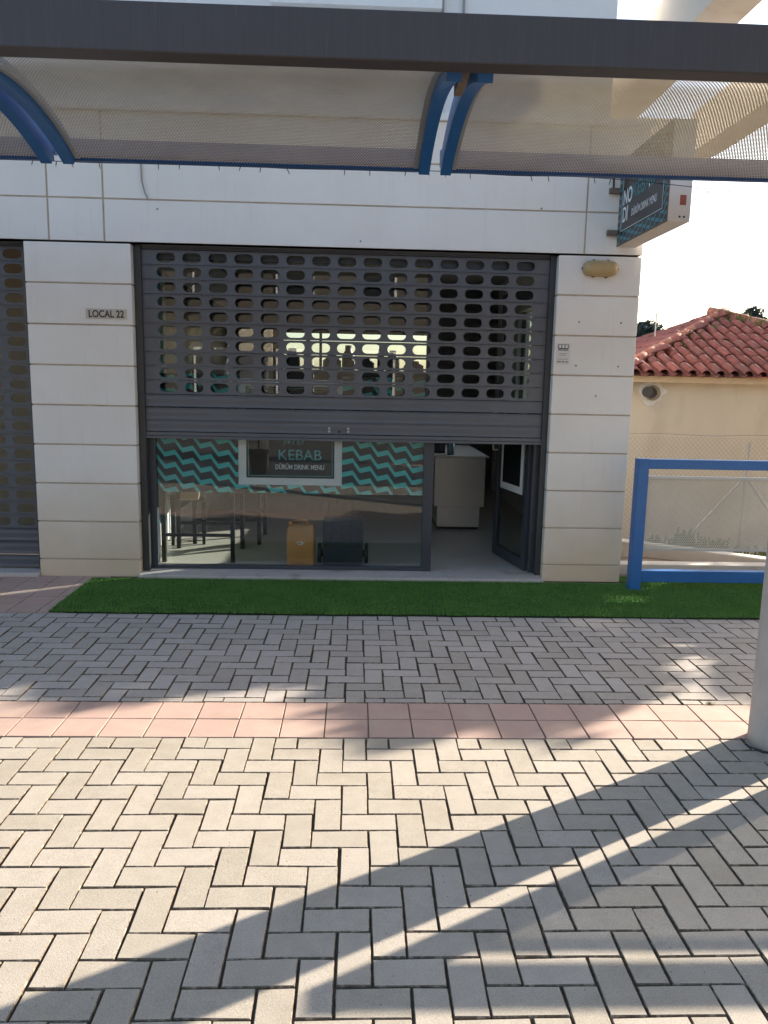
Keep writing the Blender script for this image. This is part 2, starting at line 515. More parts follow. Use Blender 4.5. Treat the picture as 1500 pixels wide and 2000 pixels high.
def lay_pavers(root, name, mat, cells, pitch_y, limit=300):
    """cells: list of (cx, cy, lenx, leny); near ones in view are separate, the rest one mesh"""
    groups = {}
    for (x, y, lx, ly) in cells:
        q = cam_px((x, y, 0))
        vis = in_frame((x, y, 0), 40) and y > 1.5
        groups.setdefault(vis, []).append((x, y, lx, ly, q[2] if q else 99))
    near = sorted(groups.get(True, []), key=lambda t: t[4])
    far = [t for t in groups.get(False, [])]+near[limit:]
    near = near[:limit]
    cache = {}
    rnd = random.Random(11)
    for (x, y, lx, ly, d) in near:
        key = (round(lx, 3), round(ly, 3), rnd.randrange(4))
        if key not in cache:
            cache[key] = paver_mesh(name, lx, ly, mat, hash(key) % 999)[0]
        link(name, cache[key], root, (x+rnd.uniform(-.0018, .0018), y+rnd.uniform(-.0018, .0018), rnd.uniform(-.0012, .0012)),
             (rnd.gauss(0, .0018), rnd.gauss(0, .0018), rnd.gauss(0, .006)))
    if far:
        mb = MB()
        for (x, y, lx, ly, d) in far:
            _, v, f = (None, None, None)
            c = 0.0022; l, w = lx/2, ly/2; dz = rnd.uniform(-.0016, .0016)
            n = len(mb.v)
            for (zz, cc) in ((-0.02, 0), (-0.004, 0), (0, c)):
                mb.v += [(x-l+cc, y-w+cc, zz+dz), (x+l-cc, y-w+cc, zz+dz), (x+l-cc, y+w-cc, zz+dz), (x-l+cc, y+w-cc, zz+dz)]
            mb.f.append((n+8, n+9, n+10, n+11))
            for i in range(4):
                k = (i+1) % 4
                mb.f += [(n+i, n+k, n+4+k, n+4+i), (n+4+i, n+4+k, n+8+k, n+8+i)]
        o = mb.build(name, mat, root); o['kind'] = 'stuff'
        o.data.materials.append(edge_m)
        o.data.polygons.foreach_set('material_index', [0 if q % 9 == 0 else 1 for q in range(len(o.data.polygons))])

GAPX = 0.0062
# front herringbone
PY = 0.1042
Y0 = 3.293
cells = []
def clipc(x0, x1, y0, y1, lo, hi):
    y0, y1 = max(y0, lo), min(y1, hi)
    if y1-y0 > 0.014: cells.append(((x0+x1)/2, (y0+y1)/2, x1-x0-GAPX, y1-y0-GAPX))
for j in range(-1, 56):
    for i in range(-62, 62):
        k = (i+j) % 4
        X = -0.038+0.1*i; Yt = Y0-PY*j
        if k == 0: clipc(X, X+0.1, Yt-2*PY, Yt, -2.5, Y0)
        elif k == 2: clipc(X, X+0.2, Yt-PY, Yt, -2.5, Y0)
front = struct(MB().quad((-6.3, -2.5, -0.0095), (6.3, -2.5, -0.0095), (6.3, Y0, -0.0095), (-6.3, Y0, -0.0095)).build('pavement', sand_m),
               'beige herringbone block paving in the sun nearest the viewer', 'pavement')
lay_pavers(front, 'paver', paver_m, cells, PY)
# back herringbone (opposite hand)
cells = []
YB0, YB1, YG = 3.685, 5.14, 3.74
for m_ in range(-2, 16):
    for i in range(-62, 62):
        k = (i+m_) % 4
        X = -0.04+0.1*i; Yb = YG+0.1*m_
        if k == 3: clipc(X, X+0.1, Yb, Yb+0.2, YB0, YB1)
        elif k == 1: clipc(X, X+0.2, Yb, Yb+0.1, YB0, YB1)
back = struct(MB().quad((-6.3, YB0, -0.0095), (6.3, YB0, -0.0095), (6.3, YB1, -0.0095), (-6.3, YB1, -0.0095)).build('pavement', sand_m),
              'grey herringbone block paving in the shade in front of the artificial grass', 'pavement')
lay_pavers(back, 'paver', paver_back_m, cells, 0.1)

# pink tile strips
def tile_field(root, xs, ys, gap=0.006, jit=True):
    rnd = random.Random(5)
    rest = MB()
    c = 0.003
    cache = {}
    for a in range(len(ys)-1):
        for b in range(len(xs)-1):
            x0, x1, y0, y1 = xs[b], xs[b+1], ys[a], ys[a+1]
            X, Y = (x0+x1)/2, (y0+y1)/2
            if in_frame((X, Y, 0), 60):
                key = (round(x1-x0, 3), round(y1-y0, 3))
                if key not in cache:
                    cache[key] = paver_mesh('tile', x1-x0-gap, y1-y0-gap*0.6, tile_m, 3)[0]
                    cache[key].materials[1] = tilejoint_m
                link('tile', cache[key], root, (X, Y, rnd.uniform(-.001, .0012)), (rnd.gauss(0, .002), rnd.gauss(0, .002), rnd.gauss(0, .0015)))
            else:
                rest.box(x0+gap/2, x1-gap/2, y0+gap/2, y1-gap/2, -0.02, 0)
    if rest.v:
        o = rest.build('tile', tile_m, root); o['kind'] = 'stuff'
strip = struct(MB().quad((-6.3, Y0, -0.009), (6.3, Y0, -0.009), (6.3, YB0, -0.009), (-6.3, YB0, -0.009)).build('paving_strip', tilejoint_m),
               'pink tile strip two rows wide between the two herringbone fields', 'paving')
tile_field(strip, [-0.126+0.2*i for i in range(-30, 31)], [Y0+.004, (Y0+YB0)/2, YB0-.004])
strip2 = struct(MB().quad((-6.3, YB1, -0.009), (6.3, YB1, -0.009), (6.3, 6.3, -0.009), (-6.3, 6.3, -0.009)).build('paving_strip', tilejoint_m),
                'pink tile apron along the foot of the shop fronts, left of the grass', 'paving')
tile_field(strip2, [-0.126+0.2*i for i in range(-30, -8)], [YB1+.004+0.1995*i for i in range(6)])
tile_field(strip2, [3.56+0.2*i for i in range(0, 10)], [YB1+.004+0.1995*i for i in range(6)])

# terrain behind the railing, dropping to the neighbouring yard
tm = MB()
xs = [2.15+0.35*i for i in range(0, 60)]; ys = [6.32+0.3*i for i in range(0, 90)]
rnd = random.Random(3)
for y in ys:
    for x in xs:
        t = max(0, min(1, (y-6.9)/3.3)); t = t*t*(3-2*t)
        z = -0.004-0.80*t+(rnd.uniform(-.02, .02) if y > 6.8 else 0)
        tm.v.append((x, y, z))
nx = len(xs)
for a in range(len(ys)-1):
    for b in range(nx-1):
        i = a*nx+b; tm.f.append((i, i+1, i+nx+1, i+nx))
struct(tm.build('terrain', soil_m, smooth=True), 'dry bare soil of the neighbouring yard behind the blue railing', 'ground')
struct(MB().quad((-120, 6.45, -1.0), (120, 6.45, -1.0), (120, 300, -1.0), (-120, 300, -1.0)).build('ground', soil_m),
       'dry ground stretching away behind the buildings')

# ---- shop building
shop = thing('shop_building', 'white panel-clad shop building with shutters and a set-back upper floor', 'building', (0, FY, 0))
def B(name, mat, x0, x1, y0, y1, z0, z1, bevel=0, parent=None):
    """box in world coordinates parented to the shop root"""
    o = MB().box(x0, x1, y0-FY, y1-FY, z0, z1).build(name, mat, parent or shop, bevel=bevel)
    return o
ZJ0, DZ = 2.2475, 0.3013
joints = [ZJ0-DZ*k for k in range(8)]        # heights of the pillar joints
edges = [2.545]+joints+[0.0]
B('wall', mortar, XL+.007, XLI-.007, FY+.0055, 6.62, 0, 2.54)
B('wall', mortar, XRI+.007, XR-.007, FY+.0055, 6.62, 0, 2.54)
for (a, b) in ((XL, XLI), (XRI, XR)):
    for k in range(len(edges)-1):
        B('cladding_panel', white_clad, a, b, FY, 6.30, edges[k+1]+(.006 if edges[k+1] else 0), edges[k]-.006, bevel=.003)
B('wall', mortar, -6.2, XR-.007, FY+.0055, 6.62, 2.553, 3.455)
hx = [-6.2, -4.2, -2.288, -1.884, 1.704, XR]
hz = [2.549, 2.854, 3.160, 3.462]
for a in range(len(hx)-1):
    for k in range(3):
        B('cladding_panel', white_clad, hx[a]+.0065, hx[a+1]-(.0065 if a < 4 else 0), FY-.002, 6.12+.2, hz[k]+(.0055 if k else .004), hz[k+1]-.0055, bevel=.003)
B('parapet_cap', white_paint, -6.3, XR+.03, FY-.03, 7.16, 3.4585, 3.51, bevel=.004)
# flank wall and room shell
B('wall', render_up, 2.0, XR-.004, 6.62, 8.2, 0, 3.46)
B('wall', render_up, 2.0, XR-.004, 8.2, 10.0, 0, 1.3)
B('wall', render_up, 2.0, XR-.004, 8.2, 10.0, 2.45, 3.46)
B('wall', render_up, 2.0, XR-.004, 10.0, 11.6, 0, 3.46)
wn_ = B('window', frame_m, 2.05, 2.09, 8.2, 8.25, 1.3, 2.45)
B('frame', frame_m, 2.05, 2.09, 9.95, 10.0, 1.3, 2.45, parent=wn_)
B('frame', frame_m, 2.05, 2.09, 9.08, 9.12, 1.3, 2.45, parent=wn_)
B('pane', pane2_m, 2.066, 2.072, 8.25, 9.95, 1.3, 2.45, parent=wn_)
B('floor', laminate_m, -2.1, 2.0, 6.30, 11.5, -0.1, 0.03)
B('back_wall', inwall_m, -6.2, -1.10, 11.5, 11.6, -0.1, 3.05)
B('back_wall', inwall_m, 1.05, 2.0, 11.5, 11.6, -0.1, 3.05)
B('back_wall', inwall_m, -1.10, 1.05, 11.5, 11.6, -0.1, 1.70)
B('back_wall', inwall_m, -1.10, 1.05, 11.5, 11.6, 2.26, 3.05)
bw = B('window', frame_m, -1.10, 1.05, 11.53, 11.57, 2.23, 2.26)
for xx in (-1.10, -.55, 1.01):
    B('frame', frame_m, xx, xx+.04, 11.53, 11.57, 1.70, 2.23, parent=bw)
B('pane', pane_m, -1.06, 1.01, 11.548, 11.552, 1.70, 2.23, parent=bw)
B('ceiling', inceil_m, -2.1, 2.0, 6.64, 11.5, 2.95, 3.05)
B('wall', inwhite_m, -2.1, -1.79, 6.62, 11.5, -.1, 2.95)
# coloured boards on the left-hand interior wall
B('wall_board', teal_m, -1.79, -1.775, 6.62, 6.80, 0.05, 2.5)
B('wall_board', navy_m, -1.79, -1.777, 6.80, 6.90, 0.05, 2.5)
B('wall_board', inwhite_m, -1.79, -1.765, 6.90, 7.02, 0.05, 2.5)
B('wall_board', teal_m, -1.79, -1.777, 7.02, 7.35, 0.25, 2.5)
B('wall_board', inwhite_m, -1.79, -1.765, 7.35, 7.47, 0.05, 2.5)
B('wall_board', navy_m, -1.79, -1.777, 7.47, 11.4, 0.25, 2.5)
# slab over the rooms and the recessed upper floor
B('roof_slab', conc_light, -6.2, XR-.02, 6.64, 11.6, 3.10, 3.44)
B('upper_wall', render_up, -6.2, XR, 7.17, 11.6, 3.45, 7.2)
uw = B('window', white_paint, -0.76, 0.66, 7.10, 7.168, 4.63, 4.70, bevel=.004)
B('frame', white_paint, -0.76, -0.70, 7.11, 7.168, 4.70, 5.8, parent=uw)
B('frame', white_paint, 0.60, 0.66, 7.11, 7.168, 4.70, 5.8, parent=uw)
B('pane', pane2_m, -0.70, 0.60, 7.135, 7.15, 4.70, 5.8, parent=uw)
B('pipe', greyprint_m, 0.665, 0.682, 7.145, 7.168, 3.5, 6.5)
B('pipe', greyprint_m, 0.838, 0.855, 7.145, 7.168, 3.5, 6.5)
# sill in front of the shop window and door
B('door_sill', sill_m, XLI+.002, XRI-.002, 6.06, 6.42, -0.03, 0.034, bevel=.004)
B('shutter_sill', sill_m, -5.6, XL-.003, 6.10, 6.5, -0.03, 0.03, bevel=.004)
# room behind the closed shutter on the left
B('back_wall', beigewall_m, -5.7, XL-.1, 6.95, 7.0, 0, 2.6)
B('wall', mortar, -6.2, -5.6, FY+.0055, 6.62, 0, 2.54)

# ---- shutters
def slat_mesh(x0, xN, y, h, centres, hw, hh, th=0.010):
    """perforated slat: plate with stadium holes, shallow rolled profile top and bottom. Local z centred."""
    mb = MB()
    z0, z1 = -h/2+.002, h/2-.002
    NA = 7
    def oval(cx_):
        r = hh/2; e = hw/2-r; p = []
        for k in range(NA):
            t = -PI/2+PI*k/(NA-1); p.append((cx_+e+r*math.cos(t), r*math.sin(t)))
        for k in range(NA):
            t = PI/2+PI*k/(NA-1); p.append((cx_-e+r*math.cos(t), r*math.sin(t)))
        return p
    cuts = [x0]+[(centres[i]+centres[i+1])/2 for i in range(len(centres)-1)]+[xN]
    for side, yy in ((0, y), (1, y+th)):
        for ci, c in enumerate(centres):
            a, b = cuts[ci], cuts[ci+1]
            ov = oval(c)
            n = len(mb.v)
            # matching border points
            bd = []
            for (px_, pz) in ov:
                if abs(pz) > hh/2*0.98 or True:
                    ang = math.atan2(pz/(hh/2), (px_-c)/(hw/2))
                    ca, sa = math.cos(ang), math.sin(ang)
                    s_ = 1/max(abs(ca), abs(sa))
                    ux, uz = ca*s_, sa*s_
                    bx = c+ux*((b-c) if ux > 0 else (c-a))
                    bd.append((bx, uz*(z1-z0)/2))
            # corners must be met: snap the nearest border points to the rectangle corners
            for (qx, qz) in ((a, z0), (b, z0), (b, z1), (a, z1)):
                best = min(range(len(bd)), key=lambda i_: (bd[i_][0]-qx)**2+(bd[i_][1]-qz)**2)
                bd[best] = (qx, qz)
            K = len(ov)
            for p in ov: mb.v.append((p[0], yy, p[1]))
            for p in bd: mb.v.append((p[0], yy, p[1]))
            for i in range(K):
                k = (i+1) % K
                q = (n+i, n+k, n+K+k, n+K+i)
                mb.f.append(q if side == 1 else q[::-1])
            if side == 0:
                m0 = len(mb.v)
                for p in ov: mb.v.append((p[0], y, p[1]))
                for p in ov: mb.v.append((p[0], y+th, p[1]))
                for i in range(K):
                    k = (i+1) % K
                    mb.f.append((m0+i, m0+k, m0+K+k, m0+K+i))
    # rolled lips
    for zz, s_ in ((z0, 1), (z1, -1)):
        mb.box(x0, xN, y-.004, y+.001, min(zz, zz+s_*.006), max(zz, zz+s_*.006))
    return mb

def solid_slat(x0, xN, y, h):
    mb = MB()
    prof = [(-h/2+.0015, .004), (-h/2+.006, -.003), (-h/2+.03, 0.0), (h/2-.04, -.002), (h/2-.02, 0.0), (h/2-.006, -.003), (h/2-.0015, .004)]
    for k in range(len(prof)-1):
        (za, ya), (zb, yb) = prof[k], prof[k+1]
        mb.quad((x0, y+ya, za), (xN, y+ya, za), (xN, y+yb, zb), (x0, y+yb, zb))
    mb.box(x0, xN, y+.004, y+.012, -h/2+.0015, h/2-.0015)
    return mb

SY = 6.235
SP = 0.1078
sh = thing('roller_shutter', 'grey perforated roller shutter pulled half down over the shop window', 'shutter', (0, SY, 0))
cent = [-1.462+0.1961*i for i in range(15)]
sm = slat_mesh(-1.668, 1.489, 0, SP, cent, 0.143, 0.070).mesh('slat', shutter_m)
for k in range(10):
    link('slat', sm, sh, (random.uniform(-.001, .001), random.uniform(-.0015, .0015), 2.463-SP*k))
ss = solid_slat(-1.668, 1.489, 0, 0.1005).mesh('slat', shutter_m)
for zc in (1.390, 1.289, 1.189+.008):
    link('slat', ss, sh, (random.uniform(-.001, .001), random.uniform(-.0015, .0015), zc))
link('slat', ss, sh, (0, 0.004, 2.463+SP-.004))
bb = MB().box(-1.668, 1.489, -.012, .022, 1.118, 1.146).box(-1.668, 1.489, -.02, .03, 1.096, 1.116).build('bottom_bar', shutter_m, sh, bevel=.002)
for dx in (-0.075, 0.075):
    for dz in (-.012, .012):
        MB().tube([(-0.14+dx, -.012, 1.185+dz), (-0.14+dx, -.002, 1.185+dz)], .010, 10).build('lock_rivet', galv_m, sh)
MB().tube([(-0.135, -.014, 1.172), (-0.135, .0, 1.172)], .011, 10).build('lock', black_m, sh)
MB().box(-1.692, -1.642, -.03, .05, .034, 2.545).build('guide_rail', guide_m, sh, bevel=.003)
MB().box(1.468, 1.512, -.03, .05, .034, 2.545).build('guide_rail', guide_m, sh, bevel=.003)

sh2 = thing('roller_shutter', 'closed grey roller shutter of the neighbouring shop at the left edge', 'shutter', (0, SY+.02, 0))
c2 = [-2.612-0.1961*i for i in range(9)][::-1]
sm2 = slat_mesh(-4.42, -2.50, 0, SP, c2, 0.143, 0.070).mesh('slat', shutter_m)
for k in range(20):
    link('slat', sm2, sh2, (0, random.uniform(-.0015, .0015), 2.463-SP*k))
ss2 = solid_slat(-4.42, -2.50, 0, SP-.001).mesh('slat', shutter_m)
for k in range(20, 23):
    link('slat', ss2, sh2, (0, 0, 2.463-SP*k))
link('slat', ss2, sh2, (0, .004, 2.463+SP-.004))
MB().box(-2.52, XL-.002, -.03, .05, .03, 2.545).build('guide_rail', guide_m, sh2, bevel=.003)

# ---- shop window
GYw = 6.325
win = thing('shop_window', 'dark framed fixed shop window pane with turquoise zigzag film', 'window', (0, GYw, 0))
MB().box(-1.64, .56, -.03, .03, .036, .062).build('bottom_rail', frame_m, win, bevel=.002)
MB().box(-1.66, -1.592, -.035, .035, .036, 2.5).build('frame', frame_m, win, bevel=.003)
MB().box(.545, .625, -.04, .04, .036, 2.5).build('mullion', frame_m, win, bevel=.003)
MB().box(-1.592, .545, -.03, .03, 2.46, 2.5).build('top_rail', frame_m, win)
MB().box(-1.592, .545, -.004, .004, .062, 2.46).build('pane', pane_m, win)
fm = MB().box(-1.592, -.945, .006, .0075, .660, 1.60)
fm.build('zigzag_film', zig_m, win)
MB().box(-.945, -.113, .006, .0075, .660, .727).build('zigzag_film', zig_m, win)
MB().box(-.113, .545, .006, .0075, .660, 1.60).build('zigzag_film', zig_m, win)

# ---- poster in the window
po = thing('window_poster', 'black menu poster in a white frame hung in the shop window', 'poster', (-.529, GYw+.02, .727))
w2, hgt = .416, .845
fr = MB().box(-w2, w2, -.008, .01, 0, .056).box(-w2, w2, -.008, .01, hgt-.056, hgt).box(-w2, -w2+.062, -.008, .01, .056, hgt-.056).box(w2-.062, w2, -.008, .01, .056, hgt-.056)
fr.build('frame', white_paint, po)
MB().box(-w2+.062, w2-.062, -.003, .006, .056, hgt-.056).build('board', blackprint_m, po)
ln = MB()
a_, t_ = w2-.078, .004
ln.box(-a_, a_, -.0042, -.003, .072, .076).box(-a_, -a_+t_, -.0042, -.003, .076, hgt-.075).box(a_-t_, a_, -.0042, -.003, .076, hgt-.075).box(-a_, a_, -.0042, -.003, hgt-.075, hgt-.071)
ln.build('border_line', tealprint_m, po)
tk = text_mesh('KEBAB', .118, tealprint_m, .0004, .0, 1.02, 'CENTER')
link('lettering', tk, po, (.075, -.0042, .205), (PI/2, 0, 0))
tk = text_mesh('DÜRÜM DRINK MENU', .054, whiteprint_m, .0004, .0008, .74, 'CENTER')
link('lettering', tk, po, (.075, -.0042, .128), (PI/2, 0, 0))
st = MB()
for (x, z0, z1, w) in ((-.05, .33, .62, .012), (-.02, .335, .60, .02), (.02, .33, .64, .010), (.055, .325, .58, .018), (.09, .335, .61, .012)):
    st.box(x, x+w, -.0042, -.003, z0, z1)
st.build('brush_strokes', tealprint_m, po)

# ---- open door
door = thing('glass_door', 'dark framed glass shop door standing open into the room', 'door', (1.425, 6.345, .036), math.radians(101))
# local x along the leaf from hinge, y thickness
DW, DH = .74, 2.3
for nm, bx in (('stile', (0, .07, -.02, .02, 0, DH)), ('stile', (DW-.07, DW, -.02, .02, 0, DH)), ('bottom_rail', (.07, DW-.07, -.02, .02, 0, .09)), ('top_rail', (.07, DW-.07, -.02, .02, DH-.09, DH))):
    MB().box(*bx).build(nm, frame_m, door, bevel=.002)
MB().box(.07, DW-.07, -.004, .004, .09, DH-.09).build('pane', pane2_m, door)
MB().tube([(DW-.035, .02, .95), (DW-.035, .06, .95), (DW-.035, .06, 1.1), (DW-.035, .02, 1.1)], .009, 8).build('handle', steel_m, door)
dp = MB().box(.13, .62, .006, .012, .62, 1.35).build('door_poster', whiteprint_m, door)
MB().box(.18, .57, .0125, .014, .68, 1.29).build('poster_print', blackprint_m, dp)
df = thing('door_frame', 'dark anthracite door frame beside the right-hand stone pillar', 'door frame', (0, GYw, 0))
MB().box(1.43, 1.513, -.035, .05, .036, 2.5).build('jamb', frame_m, df, bevel=.003)
MB().box(.625, 1.43, -.035, .035, 2.43, 2.5).build('head', frame_m, df)

# ================================================================== CANOPY
can = thing('street_canopy', 'street canopy of arched perforated panels on a brown steel beam and round column', 'canopy', (0, 3.25, 0))
def C(mb, name, mat, parent=None, **kw):
    mb.v = [(x, y-3.25, z) for (x, y, z) in mb.v]
    return mb.build(name, mat, parent or can, **kw)
C(MB().box(-9, 12, 3.20, 3.30, 2.764, 2.939), 'beam', beam_m, bevel=.006)
C(MB().lathe([(.150, -.02), (.148, .05), (.146, .3), (.1455, 2.0), (.1455, 2.76)], 1.935, 3.25, 40), 'column', conc_m, smooth=True)
C(MB().lathe([(.1455, -.02), (.1455, 2.76)], -6.6, 3.25, 32), 'column', conc_m, smooth=True)
# arc of the panels (y,z) from the beam to the outer edge
HALF, RISE, YC, ZE = .73, .135, 4.07, 2.79
RAD = (HALF**2+RISE**2)/(2*RISE)
A0 = math.asin(HALF/RAD)
def arc(t, off=0):
    a = -A0+2*A0*t
    return (YC+(RAD+off)*math.sin(a), ZE+RISE-RAD+(RAD+off)*math.cos(a))
def canopy_panel(x0, x1):
    me = bpy.data.meshes.new('perforated_sheet')
    v = []; f = []; uvs = []
    n = 28
    for off in (0.0, 0.002):
        for k in range(n+1):
            y, z = arc(k/n, off)
            v += [(x0, y-3.25, z), (x1, y-3.25, z)]
            s_ = 2*A0*RAD*k/n
            uvs += [(x0, s_), (x1, s_)]
        b = len(v)-2*(n+1)
        for k in range(n):
            q = (b+2*k, b+2*k+1, b+2*k+3, b+2*k+2)
            f.append(q if off else q[::-1])
    me.from_pydata(v, [], f); me.update()
    ul = me.uv_layers.new(name='UVMap')
    for lp_ in me.loops:
        ul.data[lp_.index].uv = uvs[lp_.vertex_index]
    me.polygons.foreach_set('use_smooth', [True]*len(me.polygons))
    me.materials.append(canopy_m)
    sheet = link('perforated_sheet', me, can)
    # blue arched ribs with a grey flange strip, and blue edge bars
    def rib(xa, xb, d0, d1, mat, nm):
        mb = MB()
        for k in range(n+1):
            (ya, za), (yb, zb) = arc(k/n, d0), arc(k/n, d1)
            mb.v += [(xa, ya, za), (xb, ya, za), (xb, yb, zb), (xa, yb, zb)]
        for k in range(n):
            b = 4*k
            for i in range(4):
                j = (i+1) % 4
                mb.f.append((b+i, b+4+i, b+4+j, b+j))
        mb.f += [(0, 1, 2, 3), (4*n+3, 4*n+2, 4*n+1, 4*n)]
        return C(mb, nm, mat, sheet)
    rib(x0-.062, x0-.001, -.042, .062, blue_m, 'rib')
    rib(x1+.001, x1+.062, -.042, .062, blue_m, 'rib')
    rib(x0, x0+.028, -.005, -.001, galv_m, 'flange')
    rib(x1-.028, x1, -.005, -.001, galv_m, 'flange')
    ye, ze = arc(1)
    C(MB().box(x0-.058, x1+.058, ye+.001, ye+.04, ze-.014, ze+.016), 'edge_bar', darkblue_m, sheet, bevel=.003)
    ya, za = arc(0)
    C(MB().box(x0-.058, x1+.058, ya-.039, ya-.002, za+.004, za+.044), 'edge_bar', darkblue_m, sheet)
    C(MB().box(x0-.058, x1+.058, ye+.05, ye+.09, ze+.032, ze+.118), 'stiffener', M('pale_blue_bar', (0.10, 0.17, 0.33), 0.45, var=0.08), sheet)
    return sheet
PW = 2.146
for k in (-2, -1, 0, 1, 2, 3, 4, 5):
    canopy_panel(-1.622+PW*k, -1.622+PW*k+PW-.188)
for k in (-1, 0, 1, 2):
    xg = -1.622+PW*k-.094
    C(MB().box(xg-.018, xg+.018, 3.30, 3.75, 2.83, 2.93), 'bracket', rust_m)
# wire and lamps strung along the outer edge
sl = thing('string_light', 'dark wire with tiny bulbs strung along the outer canopy edge', 'string light', (0, 4.83, 2.77))
pts = []
xk = -3.2
while xk < 4.6:
    sag = 0.0
    if xk > 1.2: sag = -0.05*(xk-1.2)/1.0*(1 if xk < 3 else 1.0)
    pts.append((xk, .012+.004*math.sin(xk*9), .012+.006*math.sin(xk*5.1)+max(sag, -.11)))
    xk += .12
MB().tube(pts, .0022, 5).build('wire', cable_m, sl)
bulbm = MB().tube([(0, 0, 0), (0, 0, -.018), (0, 0, -.034)], [.0022, .0030, .0012], 5).mesh('bulb', cable_m)
for i, p in enumerate(pts[2:-1]):
    if i % 9 in (4, 5, 8): continue
    link('bulb', bulbm, sl, (p[0]+random.uniform(-.02, .02), p[1], p[2]), (random.gauss(0, .2), random.gauss(0, .25), 0))

# ---- concrete pergola beams over the side passage
for k, (xa, xb, lab) in enumerate(((2.50, 2.85, 'left concrete pergola beam overhead beside the upper floor'),
                                   (3.90, 4.24, 'right concrete pergola beam overhead, partly behind the perforated panel'))):
    pg = thing('pergola_beam', lab, 'beam', (xa, .8, 0), 0, 'concrete pergola beams')
    MB().box(0, xb-xa, -.6, 9.0, 4.30, 4.76).build('beam', conc_light, pg, bevel=.012)
    MB().box(.03, xb-xa-.03, -.15, .15, 0, 4.298).build('post', conc_light, pg, bevel=.012)
pg = thing('pergola_beam', 'concrete cross beam tying the pergola beams to the white building', 'beam', (0, 9.8, 0))
MB().box(XR+.003, 4.235, .002, .30, 4.31, 4.70).build('beam', conc_light, pg, bevel=.012)

# ================================================================== RAILINGS
def perf_panel(name, x0, x1, z0, z1, y, parent):
    me = bpy.data.meshes.new(name)
    v = []; f = []; uv = []
    for yy in (y, y+.003):
        b = len(v)
        v += [(x0, yy, z0), (x1, yy, z0), (x1, yy, z1), (x0, yy, z1)]
        uv += [(x0, z0), (x1, z0), (x1, z1), (x0, z1)]
        f.append((b, b+1, b+2, b+3) if yy == y else (b+3, b+2, b+1, b))
    me.from_pydata(v, [], f); me.update()
    ul = me.uv_layers.new(name='UVMap')
    for lp_ in me.loops: ul.data[lp_.index].uv = uv[lp_.vertex_index]
    me.materials.append(railperf_m)
    return link(name, me, parent)
def railing(label, x, y, L, group):
    r = thing('railing', label, 'railing', (x, y, 0), 0, group)
    MB().box(0, .085, 0, .085, -.02, 1.032).build('post', blue_m, r, bevel=.004)
    MB().box(L-.085, L, 0, .085, -.02, 1.032).build('post', blue_m, r, bevel=.004)
    MB().box(.0852, L-.0852, .006, .079, .956, 1.029).build('top_rail', blue_m, r, bevel=.004)
    MB().box(.0852, L-.0852, .006, .079, .072, .162).build('bottom_rail', blue_m, r, bevel=.004)
    ps = perf_panel('perforated_sheet', .09, L-.09, .335, .89, .04, r)
    MB().box(.086, L-.086, .026, .058, .876, .899).build('panel_frame', galv_m, ps, bevel=.002)
    MB().box(.086, L-.086, .026, .058, .318, .337).build('panel_frame', galv_m, ps, bevel=.002)
    for xx in (0, L-.085):
        MB().box(xx-.03, xx+.115, -.03, .115, -.001, .012).build('base_plate', blue_m, r, bevel=.002)
    for zz in (.345, .62, .88):
        MB().tube([(.088, .03, zz), (.10, .03, zz)], .007, 8).build('bolt', galv_m, r)
    return r
railing('blue steel railing with a perforated panel behind the artificial grass', 2.137, 5.86, 2.6, 'blue railings')
railing('blue steel railing in line with the round column, out to the right', 2.405, 3.215, 2.4, 'blue railings')

# ================================================================== WALL FITTINGS
# plaque
pl = thing('shop_number_plaque', 'small pale plaque with black lettering on the left stone pillar', 'plaque', (-1.89, FY, 2.03))
MB().box(-.152, .152, -.005, -.0005, -.038, .036).build('plate', M('plaque_plate', (0.56, 0.50, 0.42), .6, var=.1, vscale=20), pl, bevel=.002)
link('lettering', text_mesh('LOCAL 22', .072, black_m, .0005, .0015, .83, 'CENTER'), pl, (0, -.0058, -.026), (PI/2, 0, 0))
# sticker
stk = thing('alarm_sticker', 'white alarm company sticker on the right stone pillar', 'sticker', (1.584, FY, 1.808))
MB().box(-.053, .053, -.002, -.0004, -.08, .08).build('sheet', paper_m, stk)
bx = MB().box(-.040, .040, -.0028, -.0020, .036, .070).build('black_box', black_m, stk)
for i in range(3):
    MB().box(-.034+i*.025, -.016+i*.025, -.0036, -.0028, .043, .066).build('white_square', whiteprint_m, bx)
MB().box(-.040, .040, -.0028, -.0020, .022, .034).build('grey_bar', greyprint_m, stk)
tx = MB()
for (x0, x1, z) in ((-.03, .03, .0), (-.034, .02, -.012), (-.038, .038, -.043)):
    tx.box(x0, x1, -.0026, -.002, z, z+.004)
tx.build('print_lines', greyprint_m, stk)
tx = MB()
for i in range(9):
    if i in (3, 6): continue
    tx.box(-.04+i*.009, -.034+i*.009, -.0026, -.002, -.066, -.055)
tx.build('number_print', black_m, stk)
